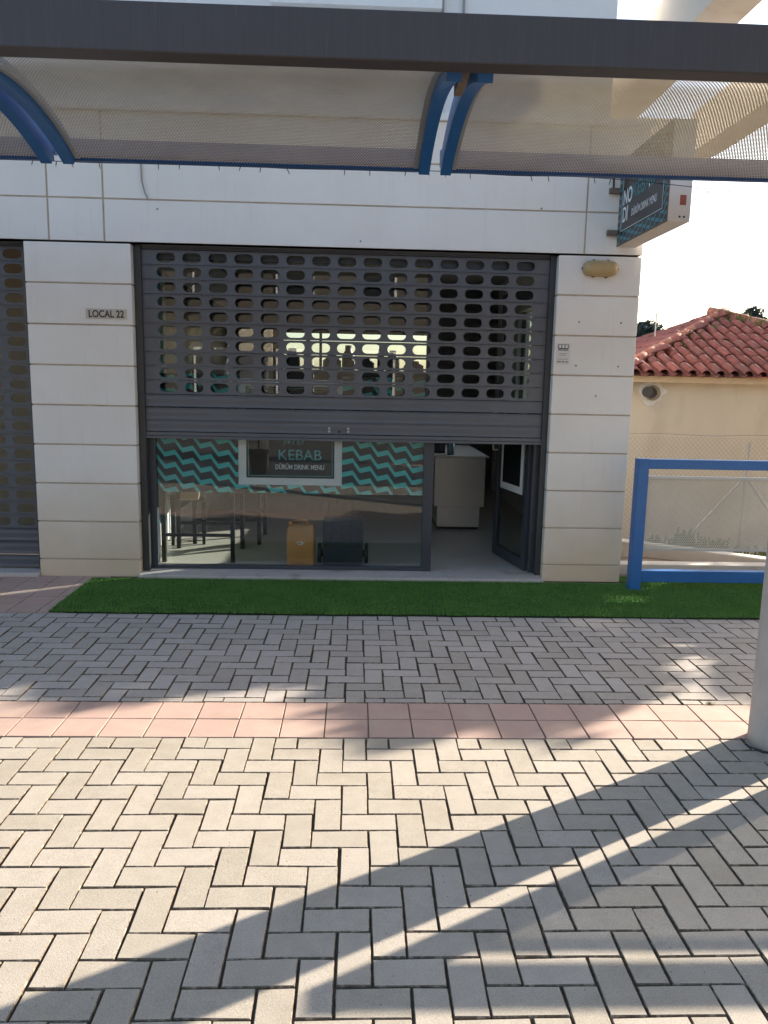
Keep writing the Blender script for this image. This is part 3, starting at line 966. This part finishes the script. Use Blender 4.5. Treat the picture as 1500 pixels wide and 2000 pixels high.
# bulkhead lamp
la = thing('wall_lamp', 'oval amber bulkhead lamp under the shop sign', 'lamp', (1.828, FY, 2.446))
mb = MB(); n = 36
prof = [(1.0, 0), (1.0, -.02), (.98, -.032), (.9, -.05), (.72, -.066), (.4, -.075), (.08, -.077)]
for (s_, y) in prof:
    for j in range(n):
        t = 2*PI*j/n
        e = .42
        x = math.copysign(abs(math.cos(t))**e, math.cos(t))*.132*(1-(1-s_)*.55)
        z = math.copysign(abs(math.sin(t))**.75, math.sin(t))*.059*s_
        mb.v.append((x, y, z))
for i in range(len(prof)-1):
    for j in range(n):
        a = i*n+j; b = i*n+(j+1) % n
        mb.f.append((a, b, b+n, a+n))
mb.f.append(tuple((len(prof)-1)*n+j for j in range(n)))
mb.build('diffuser', amber_m, la, smooth=True)
for (x, z) in ((-.05, .06), (.06, .06), (-.05, -.06), (.05, -.062), (-.13, 0), (.13, 0)):
    MB().box(x-.010, x+.010, -.02, -.001, z-.006, z+.006).build('clip', rust_m, la, bevel=.002)
# projecting sign
sg = thing('shop_sign', 'projecting box sign with black menu face fixed high on the wall corner', 'sign', (1.932, 5.121, 2.60))
SL, SH, SW = .975, .61, .148
MB().box(.004, SW, 0, SL, 0, SH).build('box', signbox_m, sg, bevel=.004)
MB().box(0, .004, .0, SL, .0, SH).build('rim', rust_m, sg)
MB().box(-.0015, -.0001, .012, SL-.012, .012, SH-.012).build('zigzag_face', zigsign_m, sg)
MB().box(-.003, -.0016, .075, SL-.075, .085, SH-.06).build('black_face', blackprint_m, sg)
ln = MB()
for q in ((.085, SL-.085, .095, .099), (.085, SL-.085, SH-.072, SH-.068), (.085, .09, .099, SH-.072), (SL-.09, SL-.085, .099, SH-.072)):
    ln.box(-.0036, -.003, q[0], q[1], q[2], q[3])
ln.build('border_line', whiteprint_m, sg)
RS = (PI/2, 0, -PI/2)
def sgtext(t, size, m_, y, z, w, off=0.0):
    link('lettering', text_mesh(t, size, m_, .0004, off, w, 'LEFT'), sg, (-.0042, y, z), RS)
sgtext('NO', .145, whiteprint_m, SL-.11, .275, .80, .003)
sgtext('DI', .145, whiteprint_m, SL-.11, .155, .80, .003)
sgtext('KEBAB', .14, M('dim_teal_print', (0.05, 0.22, 0.24), .5, var=.02), SL-.30, .285, 1.05)
sgtext('DÜRÜM DRINK MENU', .070, paper_m, SL-.30, .165, .70, .001)
st = MB()
for i, (y, z0, z1) in enumerate(((SL-.30, .41, .52), (SL-.36, .43, .53), (SL-.44, .41, .50), (SL-.5, .42, .53), (SL-.58, .41, .5), (SL-.64, .42, .52))):
    st.box(-.0042, -.0036, y-.012, y, z0, z1)
    st.box(-.0042, -.0036, y-.05, y-.012, z0+.03*(i % 2), z0+.012+.03*(i % 2))
st.build('brush_strokes', tealprint_m, sg)
for z in (.105, .405):
    MB().box(-.072, .02, SL+.003, SL+.04, z-.019, z+.019).build('bracket', rust_m, sg, bevel=.002)
MB().box(.075, .115, -.0012, -.0002, .10, .16).build('red_sticker', brownprint_m, sg)
for xx in (.08, .108):
    MB().tube([(xx, -.002, .03), (xx, .004, .03)], .0065, 10).build('hole', black_m, sg)
MB().tube([(-.05, SL+.02, .62), (-.055, SL-.01, .5), (-.045, SL+.01, .42)], .008, 6).build('cable', cable_m, sg)
# loose cable end hanging from the lintel
lc = MB().tube([(-1.60, FY-.012, 3.12), (-1.595, FY-.014, 2.98), (-1.575, FY-.02, 2.90), (-1.552, FY-.022, 2.855)], .006, 6).build('loose_cable', greyprint_m)
tag(lc, 'short grey cable end hanging on the white lintel', 'cable')
# screw holes in the cladding
for (x, z) in ((-1.49, 2.79), (.01, 2.60), (1.36, 2.87), (1.695, 2.05), (2.02, 2.05), (1.69, 1.72), (2.02, 1.72), (1.86, 1.49)):
    o = MB().tube([(x, FY-.0052, z), (x, FY+.001, z)], .0065, 8).build('screw_hole', rust_m, shop)
    o.location = (0, -FY, 0)

# ================================================================== ARTIFICIAL GRASS
GX0, GX1, GY0, GY1 = -2.04, 3.55, 5.147, 6.045
mat_o = thing('artificial_grass', 'long green strip of artificial grass along the shop front', 'artificial grass', (0, 5.6, 0))
mb = MB().box(GX0, GX1, GY0-5.6, GY1-5.6, 0.002, .010)
mb.box(XR+.01, GX1, GY1-5.6+.0005, 6.3-5.6, 0.002, .0098)
mb.build('backing', turf_base_m, mat_o)
rnd = random.Random(21)
mb = MB()
def blade(x, y):
    a = rnd.uniform(0, PI); h = rnd.uniform(.008, .017); w = rnd.uniform(.0022, .0042)
    dx, dy = math.cos(a)*w, math.sin(a)*w
    lx, ly = rnd.gauss(0, .006), rnd.gauss(-.002, .006)
    n = len(mb.v)
    mb.v.extend(((x-dx, y-dy, .009), (x+dx, y+dy, .009), (x+lx, y+ly, .009+h)))
    mb.f.append((n, n+1, n+2))
for _ in range(170000):
    gx = rnd.uniform(GX0, GX1); blade(gx+.006*math.sin(gx*23), rnd.uniform(GY0-5.607+.006*math.sin(gx*5.3)+.004*math.sin(gx*17), GY1-5.6))
for _ in range(12000):
    blade(rnd.uniform(XR+.01, GX1), rnd.uniform(GY1-5.6, 6.28-5.6))
bl = mb.build('grass_blades', turf_m, mat_o); bl['kind'] = 'stuff'

dl = MB()
pth = [(1.765+.006*math.sin(k*2.1), 3.30-.028*k+.006*math.cos(k*1.7), .002) for k in range(4)]+[(1.80+.05*k, 3.165-.02*k+.012*math.sin(k*2.3), .002) for k in range(5)]
dl.tube(pth, [.002, .004, .006, .004, .006, .009, .006, .005, .003], 6)
tag(dl.build('tar_seal', black_m), 'crumbly black sealant round the foot of the round column', 'sealant')
tw = thing('weed_tuft', 'tiny green weed growing beside the round column foot', 'plant', (1.80, 3.69, 0))
tw.scale = (.5, .5, .6)
mbw = MB()
for q in range(40):
    a = q*2.4; rr_ = .003*q**.6
    mbw.tri((rr_*math.cos(a)-.003, rr_*math.sin(a), -.004), (rr_*math.cos(a)+.003, rr_*math.sin(a), -.004), (rr_*2.2*math.cos(a), rr_*2.2*math.sin(a), .02+.012*math.sin(q)))
mbw.build('leaves', weed_m, tw)

# ================================================================== INSIDE THE SHOP
ct = thing('serving_counter', 'pale steel serving counter standing inside behind the open door', 'counter', (1.09, 8.16, .03))
MB().box(-.265, .265, 0, 1.5, .254, .77).build('upper_cabinet', steel_m, ct, bevel=.004)
MB().box(-.225, .225, .03, 1.45, .03, .253).build('base_cabinet', steel_m, ct, bevel=.004)
MB().box(-.22, .22, .06, 1.4, 0, .03).build('plinth', black_m, ct)
MB().box(-.275, .30, -.01, 1.5, .772, .786).build('worktop', inwhite_m, ct, bevel=.003)
bo = thing('bottle', 'blue clear bottle standing on the serving counter', 'bottle', (1.0, 8.3, .817))
MB().lathe([(.035, 0), (.038, .02), (.038, .15), (.03, .19), (.014, .22), (.014, .26)], 0, 0, 18).build('body', bottle_m, bo, smooth=True)
MB().lathe([(.016, .261), (.016, .285)], 0, 0, 14).build('cap', whiteprint_m, bo)
gd = thing('glass_guard', 'low curved dark guard on top of the serving counter', 'counter guard', (.93, 8.35, .817))
mb = MB()
for k in range(12):
    for (xx) in (-.10, .03):
        t = PI*k/22
        mb.v.append((xx, -.12+.25*math.sin(t), .24*math.cos(t)))
for k in range(11):
    mb.f.append((2*k, 2*k+1, 2*k+3, 2*k+2))
g = mb.build('panel', navy_m, gd, smooth=True)
so_ = g.modifiers.new('s', 'SOLIDIFY'); so_.thickness = .006

jars = [(-.92, .11, .30), (-.70, .06, .42), (-.36, .13, .24), (-.13, .09, .36), (.12, .12, .20), (.33, .05, .40), (.50, .10, .30), (.80, .14, .16)]
jl = ['squat jar at the left end of the rear window sill', 'slim tall bottle second from the left on the rear sill', 'broad low jar third from the left on the rear sill', 'tall jar just left of centre on the rear sill',
      'low bowl right of centre on the rear sill', 'slimmest bottle on the rear window sill', 'mid-sized jar second from the right on the rear sill', 'lowest bowl at the right end of the rear sill']
for (jx, jr, jh), lab in zip(jars, jl):
    o = MB().lathe([(jr*.8, 0), (jr, .02), (jr, jh*.6), (jr*.55, jh*.8), (jr*.5, jh)], 0, 0, 18).build('jar', navy_m, None, smooth=True)
    o.location = (jx, 11.36, 1.702); tag(o, lab, 'jar', 'jars on the rear sill')
B('shelf', inwall_m, -1.1, 1.05, 11.2, 11.499, 1.66, 1.70)
def high_table(label, x0, x1, y0, y1):
    t = thing('table', label, 'table', ((x0+x1)/2, (y0+y1)/2, .031), 0, 'black steel tables')
    a, b = (x1-x0)/2, (y1-y0)/2; h = .74; s_ = .018
    for sx in (-1, 1):
        for sy in (-1, 1):
            MB().box(sx*a-s_, sx*a+s_, sy*b-s_, sy*b+s_, 0, h).build('leg', blacksteel_m, t, bevel=.002)
    for sy in (-1, 1):
        MB().box(-a+s_, a-s_, sy*b-.012, sy*b+.012, .22, .245).build('stretcher', blacksteel_m, t)
        MB().box(-a+s_, a-s_, sy*b-.012, sy*b+.012, h-.06, h-.002).build('apron', blacksteel_m, t)
    MB().box(-a-.03, a+.03, -b-.03, b+.03, h, h+.03).build('table_top', M('dark_wood', (0.10, .07, .045), .5, var=.2, stretch=(1, 12, 1)), t, bevel=.003)
high_table('black steel table nearest the glass inside the shop', -1.605, -1.03, 6.545, 7.10)
high_table('black steel table in the second row inside the shop', -1.50, -.90, 7.30, 7.78)
cs = thing('chair', 'dark chair with a beige padded back beside the inside table', 'chair', (-1.545, 7.22, .031), 0.2)
mb = MB()
for k in range(7):
    t = k/6; w = .10+.02*math.sin(PI*t)
    mb.v += [(-w, .0, .42+.42*t), (w, .0, .42+.42*t), (w, .05, .42+.42*t), (-w, .05, .42+.42*t)]
for k in range(6):
    for i in range(4):
        j = (i+1) % 4
        mb.f.append((4*k+i, 4*k+j, 4*k+4+j, 4*k+4+i))
mb.f += [(3, 2, 1, 0), (24, 25, 26, 27)]
mb.build('backrest', beigefab_m, cs, bevel=.015, seg=3)
MB().box(-.16, .16, .05, .38, .40, .45).build('seat', black_m, cs, bevel=.01)
for (xx, yy) in ((-.14, .03), (.14, .03), (-.14, .36), (.14, .36)):
    MB().box(xx-.014, xx+.014, yy-.014, yy+.014, 0, .40).build('leg', blacksteel_m, cs)
# jerrycan
jc = thing('jerrycan', 'orange plastic jerrycan standing just behind the shop window', 'jerrycan', (-.453, 6.50, .031))
mb = MB(); n = 28
def rr(hx_, hy_, r, z):
    out = []
    for k in range(n):
        t = 2*PI*k/n+PI/n
        c_, s_ = math.cos(t), math.sin(t)
        out.append((math.copysign(hx_-r, c_)+r*c_, math.copysign(hy_-r, s_)+r*s_, z))
    return out
prof = [(.095, .070, .02, 0), (.112, .085, .03, .012), (.114, .088, .03, .06), (.111, .085, .03, .07), (.114, .088, .03, .08), (.114, .088, .03, .30), (.108, .082, .035, .335), (.07, .05, .03, .352)]
for p in prof: mb.v += rr(*p)
for i in range(len(prof)-1):
    for j in range(n):
        a = i*n+j; b = i*n+(j+1) % n
        mb.f.append((a, b, b+n, a+n))
mb.f += [tuple(reversed(range(n))), tuple((len(prof)-1)*n+j for j in range(n))]
mb.build('body', orange_m, jc, smooth=True)
MB().tube([(-.055, 0, .345), (-.05, 0, .375), (.0, 0, .382), (.05, 0, .375), (.055, 0, .345)], .011, 8).build('handle', orange_m, jc, smooth=True)
MB().lathe([(.020, .345), (.020, .372)], -.085, 0, 16).build('cap', orange_m, jc)
pr = MB()
for (x, z, w, h_) in ((-.03, .20, .012, .012), (-.012, .206, .016, .01), (.006, .196, .016, .016), (.02, .2, .014, .01), (-.02, .188, .03, .006), (.002, .186, .02, .007)):
    pr.box(x, x+w, -.0895, -.088, z, z+h_)
pr.build('label_print', whiteprint_m, jc)
# wheeled loudspeaker-like case
nc = thing('wheeled_case', 'dark navy wheeled case beside the orange jerrycan', 'case', (-.10, 6.53, .031))
MB().box(-.168, .168, -.10, .16, .012, .385).build('body', navy_m, nc, bevel=.008)
MB().box(-.16, .16, -.104, -.1, .18, .186).build('seam', black_m, nc)
for sx in (-1, 1):
    wh = MB().tube([(sx*.182, -.02, .10), (sx*.212, -.02, .10)], .086, 28).build('wheel', black_m, nc, bevel=.006)
    MB().tube([(sx*.165, -.02, .10), (sx*.2135, -.02, .10)], .03, 16).build('hub', navy_m, wh)

# ================================================================== NEIGHBOURING HOUSE
hs = thing('tiled_house', 'low beige rendered house with a red clay tiled hip roof', 'house', (5.25, 11.0, -.85))
HX0, HX1, HY0, HY1, HZE = -2.30, 2.30, 0, 4.6, 2.50
MB().box(HX0, HX1, HY0, HY1, 0, HZE).build('wall', stucco_m, hs)
MB().box(HX0-.22, HX1+.22, HY0-.20, HY1+.2, HZE-.02, HZE+.07).build('eaves', M('eaves_render', (0.60, .46, .29), .8, var=.08), hs, bevel=.006)
EA = 2.53; ez = HZE+.075; apex = (0.85-.05, HY0+2.3, ez+1.03)
apex = (.80-.0, 2.3, ez+1.03)
# keep the hip symmetric around the point seen above the wall
CXh = apex[0]; XE0, XE1 = CXh-2.53, CXh+2.53
YE0, YE1 = -.26, 4.86
rf = MB()
rf.tri((XE0, YE0, ez), (XE1, YE0, ez), apex).tri((XE1, YE0, ez), (XE1, YE1, ez), apex).tri((XE1, YE1, ez), (XE0, YE1, ez), apex).tri((XE0, YE1, ez), (XE0, YE0, ez), apex)
roof = rf.build('roof', clayridge_m, hs)
# individual clay tiles: cover tile with its pan, on the front and right slopes
def clay_tile():
    mb = MB(); n = 8
    L = .42
    rows = []
    for s_, (zz, sc) in enumerate(((0.0, 1.0), (L, .86))):
        r = []
        for k in range(n+1):               # cover (convex)
            t = PI*k/n
            r.append((-.062*sc*math.cos(t), zz, .012+.058*sc*math.sin(t)+(.016 if s_ == 0 else 0)))
        for k in range(1, n+1):            # pan (concave)
            t = PI*k/n
            r.append((.0625+.060-.060*math.cos(t), zz, .010-.030*math.sin(t)+(.012 if s_ == 0 else 0)))
        rows.append(r)
    K = len(rows[0])
    for r in rows: mb.v += r
    for k in range(K-1):
        mb.f.append((k, k+1, K+k+1, K+k))
    # thick front lip
    b = len(mb.v)
    mb.v += [(x, y, z-.014) for (x, y, z) in rows[0]]
    for k in range(K-1):
        mb.f.append((k+1, k, b+k, b+k+1))
    return mb.mesh('roof_tile', clay_m, True)
tmesh = clay_tile()
rise = 1.03
def slope_tiles(origin, xdir, updir, length, run):
    ul = math.hypot(run, rise)
    xd = Vector(xdir); ud = (Vector(updir)*run+Vector((0, 0, rise))).normalized(); nd = xd.cross(ud).normalized()
    R3 = Matrix((xd, ud, nd)).transposed()
    rows = int(ul/.335)+1
    rnd = random.Random(4)
    for a in range(rows):
        s_ = a*.335-.03
        frac = max(0, min(1, (s_+.2)/ul))
        half = length/2*(1-frac)
        nC = int(length/.195)
        for c in range(nC+1):
            x = -length/2+.05+c*.195
            if abs(x) > half+.02: continue
            p = Vector(origin)+xd*(x+length/2)+ud*s_+nd*(.012+.010)
            o = link('roof_tile', tmesh, roof)
            e = (R3 @ Matrix.Rotation(rnd.gauss(0, .025), 3, 'Z')).to_euler()
            o.location = p+nd*rnd.uniform(-.004, .006); o.rotation_euler = e
slope_tiles((XE0, YE0, ez), (1, 0, 0), (0, 1, 0), XE1-XE0, apex[1]-YE0)
slope_tiles((XE0, YE1, ez), (0, -1, 0), (1, 0, 0), YE1-YE0, CXh-XE0)
# ridge tiles along the two front hips
rid = MB().tube([(0, 0, 0), (0, .36, 0)], [.085, .066], 12).mesh('ridge_tile', clayridge_m, True)
for (sx) in (XE0, XE1):
    p0 = Vector((sx, YE0, ez+.03)); p1 = Vector(apex)+Vector((0, 0, .04))
    d = (p1-p0); Ld = d.length; d.normalize()
    k = 0
    while k*.30 < Ld-.1:
        o = link('ridge_tile', rid, roof)
        o.location = p0+d*(k*.30)+Vector((0, 0, random.uniform(-.008, .008)))
        o.rotation_euler = d.to_track_quat('Y', 'Z').to_euler()
        k += 1
# flue pipe in a rough plaster patch
fp = MB(); c0 = (-1.13, -.006, 2.335)
ring = []
for k in range(30):
    t = 2*PI*k/30; r = .178+.022*math.sin(3*t+1)+.016*math.sin(7*t+.5)+random.uniform(-.014, .014)
    ring.append((c0[0]+r*1.0*math.cos(t), -.012, c0[2]+r*.9*math.sin(t)))
nb = len(fp.v); fp.v += ring+[(x, .002, z) for (x, y, z) in ring]
fp.f.append(tuple(nb+k for k in reversed(range(30))))
for k in range(30):
    j = (k+1) % 30; fp.f.append((nb+k, nb+j, nb+30+j, nb+30+k))
fp.build('plaster_patch', plaster_m, hs)
fl = MB().tube([(-1.12, .01, 2.335), (-1.13, -.05, 2.335)], .105, 22).build('flue_collar', M('collar', (.30, .25, .17), .7, var=.15), hs, smooth=False)
MB().tube([(-1.11, .02, 2.335), (-1.27, -.22, 2.35)], .075, 22).build('flue_pipe', black_m, hs)
# weeds growing on the roof
rnd = random.Random(9)
def tuft(mb, c, n, h, spread):
    for _ in range(n):
        a = rnd.uniform(0, 2*PI); r = rnd.uniform(0, spread)
        x, y, z = c[0]+r*math.cos(a), c[1]+r*math.sin(a)*.6, c[2]
        hh = h*rnd.uniform(.4, 1); lx, ly = rnd.gauss(0, hh*.4), rnd.gauss(0, hh*.4); w = rnd.uniform(.006, .014)
        mb.tri((x-w, y, z), (x+w, y, z), (x+lx, y+ly, z+hh))
mb = MB()
for (fx, n_) in ((.05, 60), (.12, 40), (.2, 40), (.33, 90), (.42, 80)):
    p = Vector(apex).lerp(Vector((XE1, YE0, ez)), fx)
    tuft(mb, (p.x-.12, p.y-.1, p.z-.03), n_, .22, .18)
for fx in (.1, .25, .4, .55):
    p = Vector(apex).lerp(Vector((XE0, YE0, ez)), fx)
    tuft(mb, (p.x+.1, p.y-.1, p.z-.02), 40, .12, .2)
tuft(mb, (apex[0], apex[1]-.1, apex[2]), 60, .16, .15)
rw = mb.build('roof_weeds', weed_m, roof); rw['kind'] = 'stuff'
MB().tube([(-.32, 2.2, ez+.6), (-.32, 2.2, ez+1.05)], .012, 6).build('antenna', galv_m, hs)

# ---- chain link fence
cf = thing('chain_link_fence', 'grey chain link fence between the railing and the beige house', 'fence', (2.35, 9.5, -.70))
mb = MB(); pw = .060; H0, H1 = .05, 1.70; Lf = 4.6
nw = int(Lf/(pw/2)); nz = int((H1-H0)/(pw*.52))
for i in range(nw):
    p = []
    for k in range(nz+1):
        p.append((i*pw/2+(pw/2 if (k+i) % 2 else 0), .0015*(1 if i % 2 else -1), H0+k*pw*.52))
    mb.tube(p, .0019, 3, caps=False)
me = mb.build('wire_mesh', wire_m, cf); me['kind'] = 'stuff'
pp = [(k*.23, 0, H1+.012-.02*math.sin(k*.55)**2) for k in range(0, 21)]
MB().tube(pp, .0035, 5).build('top_wire', wire_m, cf)
for xx in (.02, 2.48, 4.55):
    MB().tube([(xx, .03, -.3), (xx, .03, 1.62)], .024, 10).build('post', galv_m, cf)
MB().tube([(2.48, .03, 1.2), (1.5, .05, .02)], .02, 8).build('brace', galv_m, cf)
MB().tube([(2.48, .03, 1.2), (3.4, .05, .02)], .02, 8).build('brace', galv_m, cf)

# ---- kerbs behind the railing
k1 = tag(box('kerb', conc_light, None, XR+.03, 5.2, 6.42, 6.56, -.05, .085, bevel=.008), 'straight pale concrete kerb just behind the blue railing', 'kerb')
k2 = MB().box(-.06, 1.9, -.07, .07, -.4, .12).build('kerb', conc_light, None, bevel=.01)
k2.location = (2.32, 7.35, .02); k2.rotation_euler = (0, .05, -.36)
tag(k2, 'sloping pale concrete kerb running diagonally behind the railing', 'kerb')
# weeds and stones in the yard
yard = [(3.6, 9.1, .34), (4.0, 9.25, .42), (4.25, 9.0, .3), (4.6, 9.2, .25), (3.2, 9.2, .2), (5.0, 9.1, .24)]
for i, (x, y, h) in enumerate(yard):
    t = max(0, min(1, (y-6.9)/3.3)); t = t*t*(3-2*t); z = -.004-.80*t
    mb = MB()
    for _ in range(int(300*h)):
        a = rnd.uniform(0, 2*PI); r = rnd.uniform(0, .2)
        hh = h*rnd.uniform(.3, 1.3); px_, py_ = r*math.cos(a), r*math.sin(a)
        w = rnd.uniform(.012, .03); lx = rnd.gauss(0, .1)
        mb.quad((px_, py_, hh*.5), (px_+w, py_, hh*.5+.02), (px_+w+lx*.4, py_-.01, hh), (px_+lx*.4, py_, hh-.02))
    pt = thing('weed_plant', ['low scrubby weed at the house foot, left end', 'tallest leafy weed seen through the perforated railing panel', 'bushy weed right of the tallest one', 'small weed near the fence brace',
               'short dry weed closest to the white wall', 'weed at the right end by the column'][i], 'plant', (x, y, z), 0, 'weeds in the yard')
    mb.build('foliage', weed_m, pt)
    sm_ = MB()
    for _ in range(7):
        a = rnd.uniform(0, 2*PI)
        sm_.tube([(0.03*math.cos(a), .03*math.sin(a), -.03), (.09*math.cos(a), .09*math.sin(a), h*.9)], .004, 5)
    sm_.build('stem', weed_m, pt)

# ================================================================== TREES
def tree(name, label, x, y, z0, trunk_h, blobs, nleaf, leaf, mat, group=None, seed=1):
    rnd = random.Random(seed)
    t = thing(name, label, 'tree', (x, y, z0), 0, group)
    tr_ = MB()
    tr_.tube([(0, 0, -.1), (.05, .02, trunk_h*.5), (0, .05, trunk_h)], [.16*trunk_h/2, .11*trunk_h/2, .07*trunk_h/2], 10)
    for (bx_, by_, bz_, rx_, rz_) in blobs:
        tr_.tube([(0, .05, trunk_h*.8), (bx_*.5, by_*.5, (trunk_h+bz_)*.5), (bx_, by_, bz_)], [.045*trunk_h/2, .03*trunk_h/2, .012*trunk_h/2], 6)
    tr_.build('trunk', bark_m, t, smooth=True)
    mb = MB()
    tot = sum(b[3]**2*b[4] for b in blobs)
    for (bx_, by_, bz_, rx_, rz_) in blobs:
        k = int(nleaf*rx_**2*rz_/tot)
        for _ in range(k):
            while True:
                u = Vector((rnd.uniform(-1, 1), rnd.uniform(-1, 1), rnd.uniform(-1, 1)))
                if .2 < u.length < 1: break
            u *= (1+.18*math.sin(u.x*7+bx_)*math.cos(u.z*6))
            c = Vector((bx_+u.x*rx_, by_+u.y*rx_, bz_+u.z*rz_))
            a = Vector((rnd.gauss(0, 1), rnd.gauss(0, 1), rnd.gauss(0, 1))).normalized()*leaf*rnd.uniform(.6, 1.2)
            b_ = a.cross(Vector((rnd.gauss(0, 1), rnd.gauss(0, 1), rnd.gauss(0, 1)))).normalized()*leaf*.45
            mb.quad(c-a, c+b_, c+a, c-b_)
    mb.build('crown', mat, t)
    return t
# far dark tree tops above the roof
tree('umbrella_pine', 'dark pine top showing above the right slope of the tiled roof', 22.7, 46.0, -1, 5.2, [(0, 0, 6.25, 1.0, .55), (.1, 0, 6.75, .6, .5), (-.7, 0, 5.95, .5, .3), (.9, 0, 5.85, .5, .3)], 3000, .12, leafdark_m, 'pines behind the house', 3)
tree('umbrella_pine', 'dark pine top beside the white building corner', 16.7, 46.0, -1, 4.2, [(0, 0, 5.7, .9, .65), (.3, 0, 5.2, .8, .4)], 2400, .12, leafdark_m, 'pines behind the house', 4)
# garden trees to the right whose crowns shade the paving
def at_sun(s_, t_):
    return (t_*.863-s_*.505, t_*.505+s_*.863)
shade = [(5.05, 12.4, 3.62, 1.05, 'tallest garden tree right of the view, furthest from the street'),
         (4.25, 11.7, 3.27, .75, 'garden tree right of the view, second from the tallest'),
         (3.15, 12.3, 3.0, .75, 'garden tree right of the view, second from the street'),
         (2.35, 11.8, 2.42, .52, 'lowest garden tree right of the view, nearest the street')]
for i, (s_, t_, zc, r_, lab) in enumerate(shade):
    x, y = at_sun(s_, t_)
    bl_ = [(0, 0, zc, r_, r_*.85), (r_*.5, .2, zc-.5, r_*.8, r_*.6), (-r_*.45, -.2, zc-.5, r_*.8, r_*.6), (.1, 0, zc-1.1, r_, .7)]
    if i == 1: bl_ = [(0, 0, zc+.05, r_, .62), (r_*.4, .15, zc-.1, r_*.7, .5), (-r_*.4, -.15, zc-.1, r_*.7, .5)]
    if i == 2: bl_ = [(0, 0, 3.38, .75, .30), (0, 0, 2.30, .8, .55)]
    tree('garden_tree', lab, x, y, -.02, zc*.55, bl_, 6000, .10, leaf_m, 'garden trees right of the view', 30+i)

x, y = at_sun(-.25, 9.0)  # out-of-view tree added to darken the ground mirrored in the shop glass
tree('added_shade_tree', 'unseen leafy tree added on the right to shade the paving behind the viewer', x, y, -.02, 3.0, [(0, 0, 5.0, 1.6, 1.5), (.9, .5, 4.6, 1.1, 1.1), (-.7, -.4, 4.4, 1.1, 1.0), (.3, -.9, 4.2, 1.1, .9), (.4, -1.3, 3.6, .9, .8)], 11000, .15, leaf_m, None, 77)

# ================================================================== ACROSS THE STREET (behind the viewer, seen in the glass)
struct(MB().quad((-60, -30, -.006), (60, -30, -.006), (60, -2.6, -.006), (-60, -2.6, -.006)).build('road', asphalt_m), 'asphalt road behind the viewer', 'road')
ob = thing('opposite_building', 'pale beige apartment house across the road behind the viewer', 'building', (0, -15, 0))
MB().box(-22, 20, -8, 0, 0, 7.5).build('wall', M('dark_stone', (0.10, 0.085, 0.07), .85, var=.15, vscale=1), ob)
MB().box(-4.4, -2.9, .06, .3, 2.0, 3.3).build('beige_panel', stucco_m, ob)
for i in range(-7, 7):
    for zz in (1.0, 4.2):
        w_ = MB().box(i*2.8, i*2.8+1.3, .001, .05, zz, zz+1.6).build('window', white_paint, ob)
        MB().box(i*2.8+.08, i*2.8+1.22, .051, .056, zz+.08, zz+1.52).build('pane', blackprint_m, w_)
pt = thing('potted_plant', 'dark pot with a leafy plant beside the viewer, mirrored in the window', 'potted plant', (-1.62, -.45, 0))
MB().lathe([(.10, 0), (.12, .02), (.16, .36), (.175, .36), (.175, .41), (.15, .41), (.14, .36)], 0, 0, 28).build('pot', terracotta_m, pt, smooth=False)
mb = MB()
rnd = random.Random(8)
for _ in range(160):
    a = rnd.uniform(0, 2*PI); r = rnd.uniform(.02, .3); h = rnd.uniform(.75, 1.35)
    c = Vector((r*math.cos(a), r*math.sin(a), h)); d = Vector((rnd.gauss(0, 1), rnd.gauss(0, 1), rnd.gauss(0, .6))).normalized()*.09
    e = d.cross(Vector((0, .3, 1))).normalized()*.03
    mb.quad(c-d, c+e, c+d, c-e)
mb.build('foliage', leaf_m, pt)
mb = MB()
for a in (0, 2, 4): mb.tube([(0, 0, .38), (.05*math.cos(a), .05*math.sin(a), 1.1)], .010, 6)
mb.build('stem', bark_m, pt)
wp = thing('block_pillar', 'white block pillar behind the potted plant', 'pillar', (-1.85, -1.6, 0))
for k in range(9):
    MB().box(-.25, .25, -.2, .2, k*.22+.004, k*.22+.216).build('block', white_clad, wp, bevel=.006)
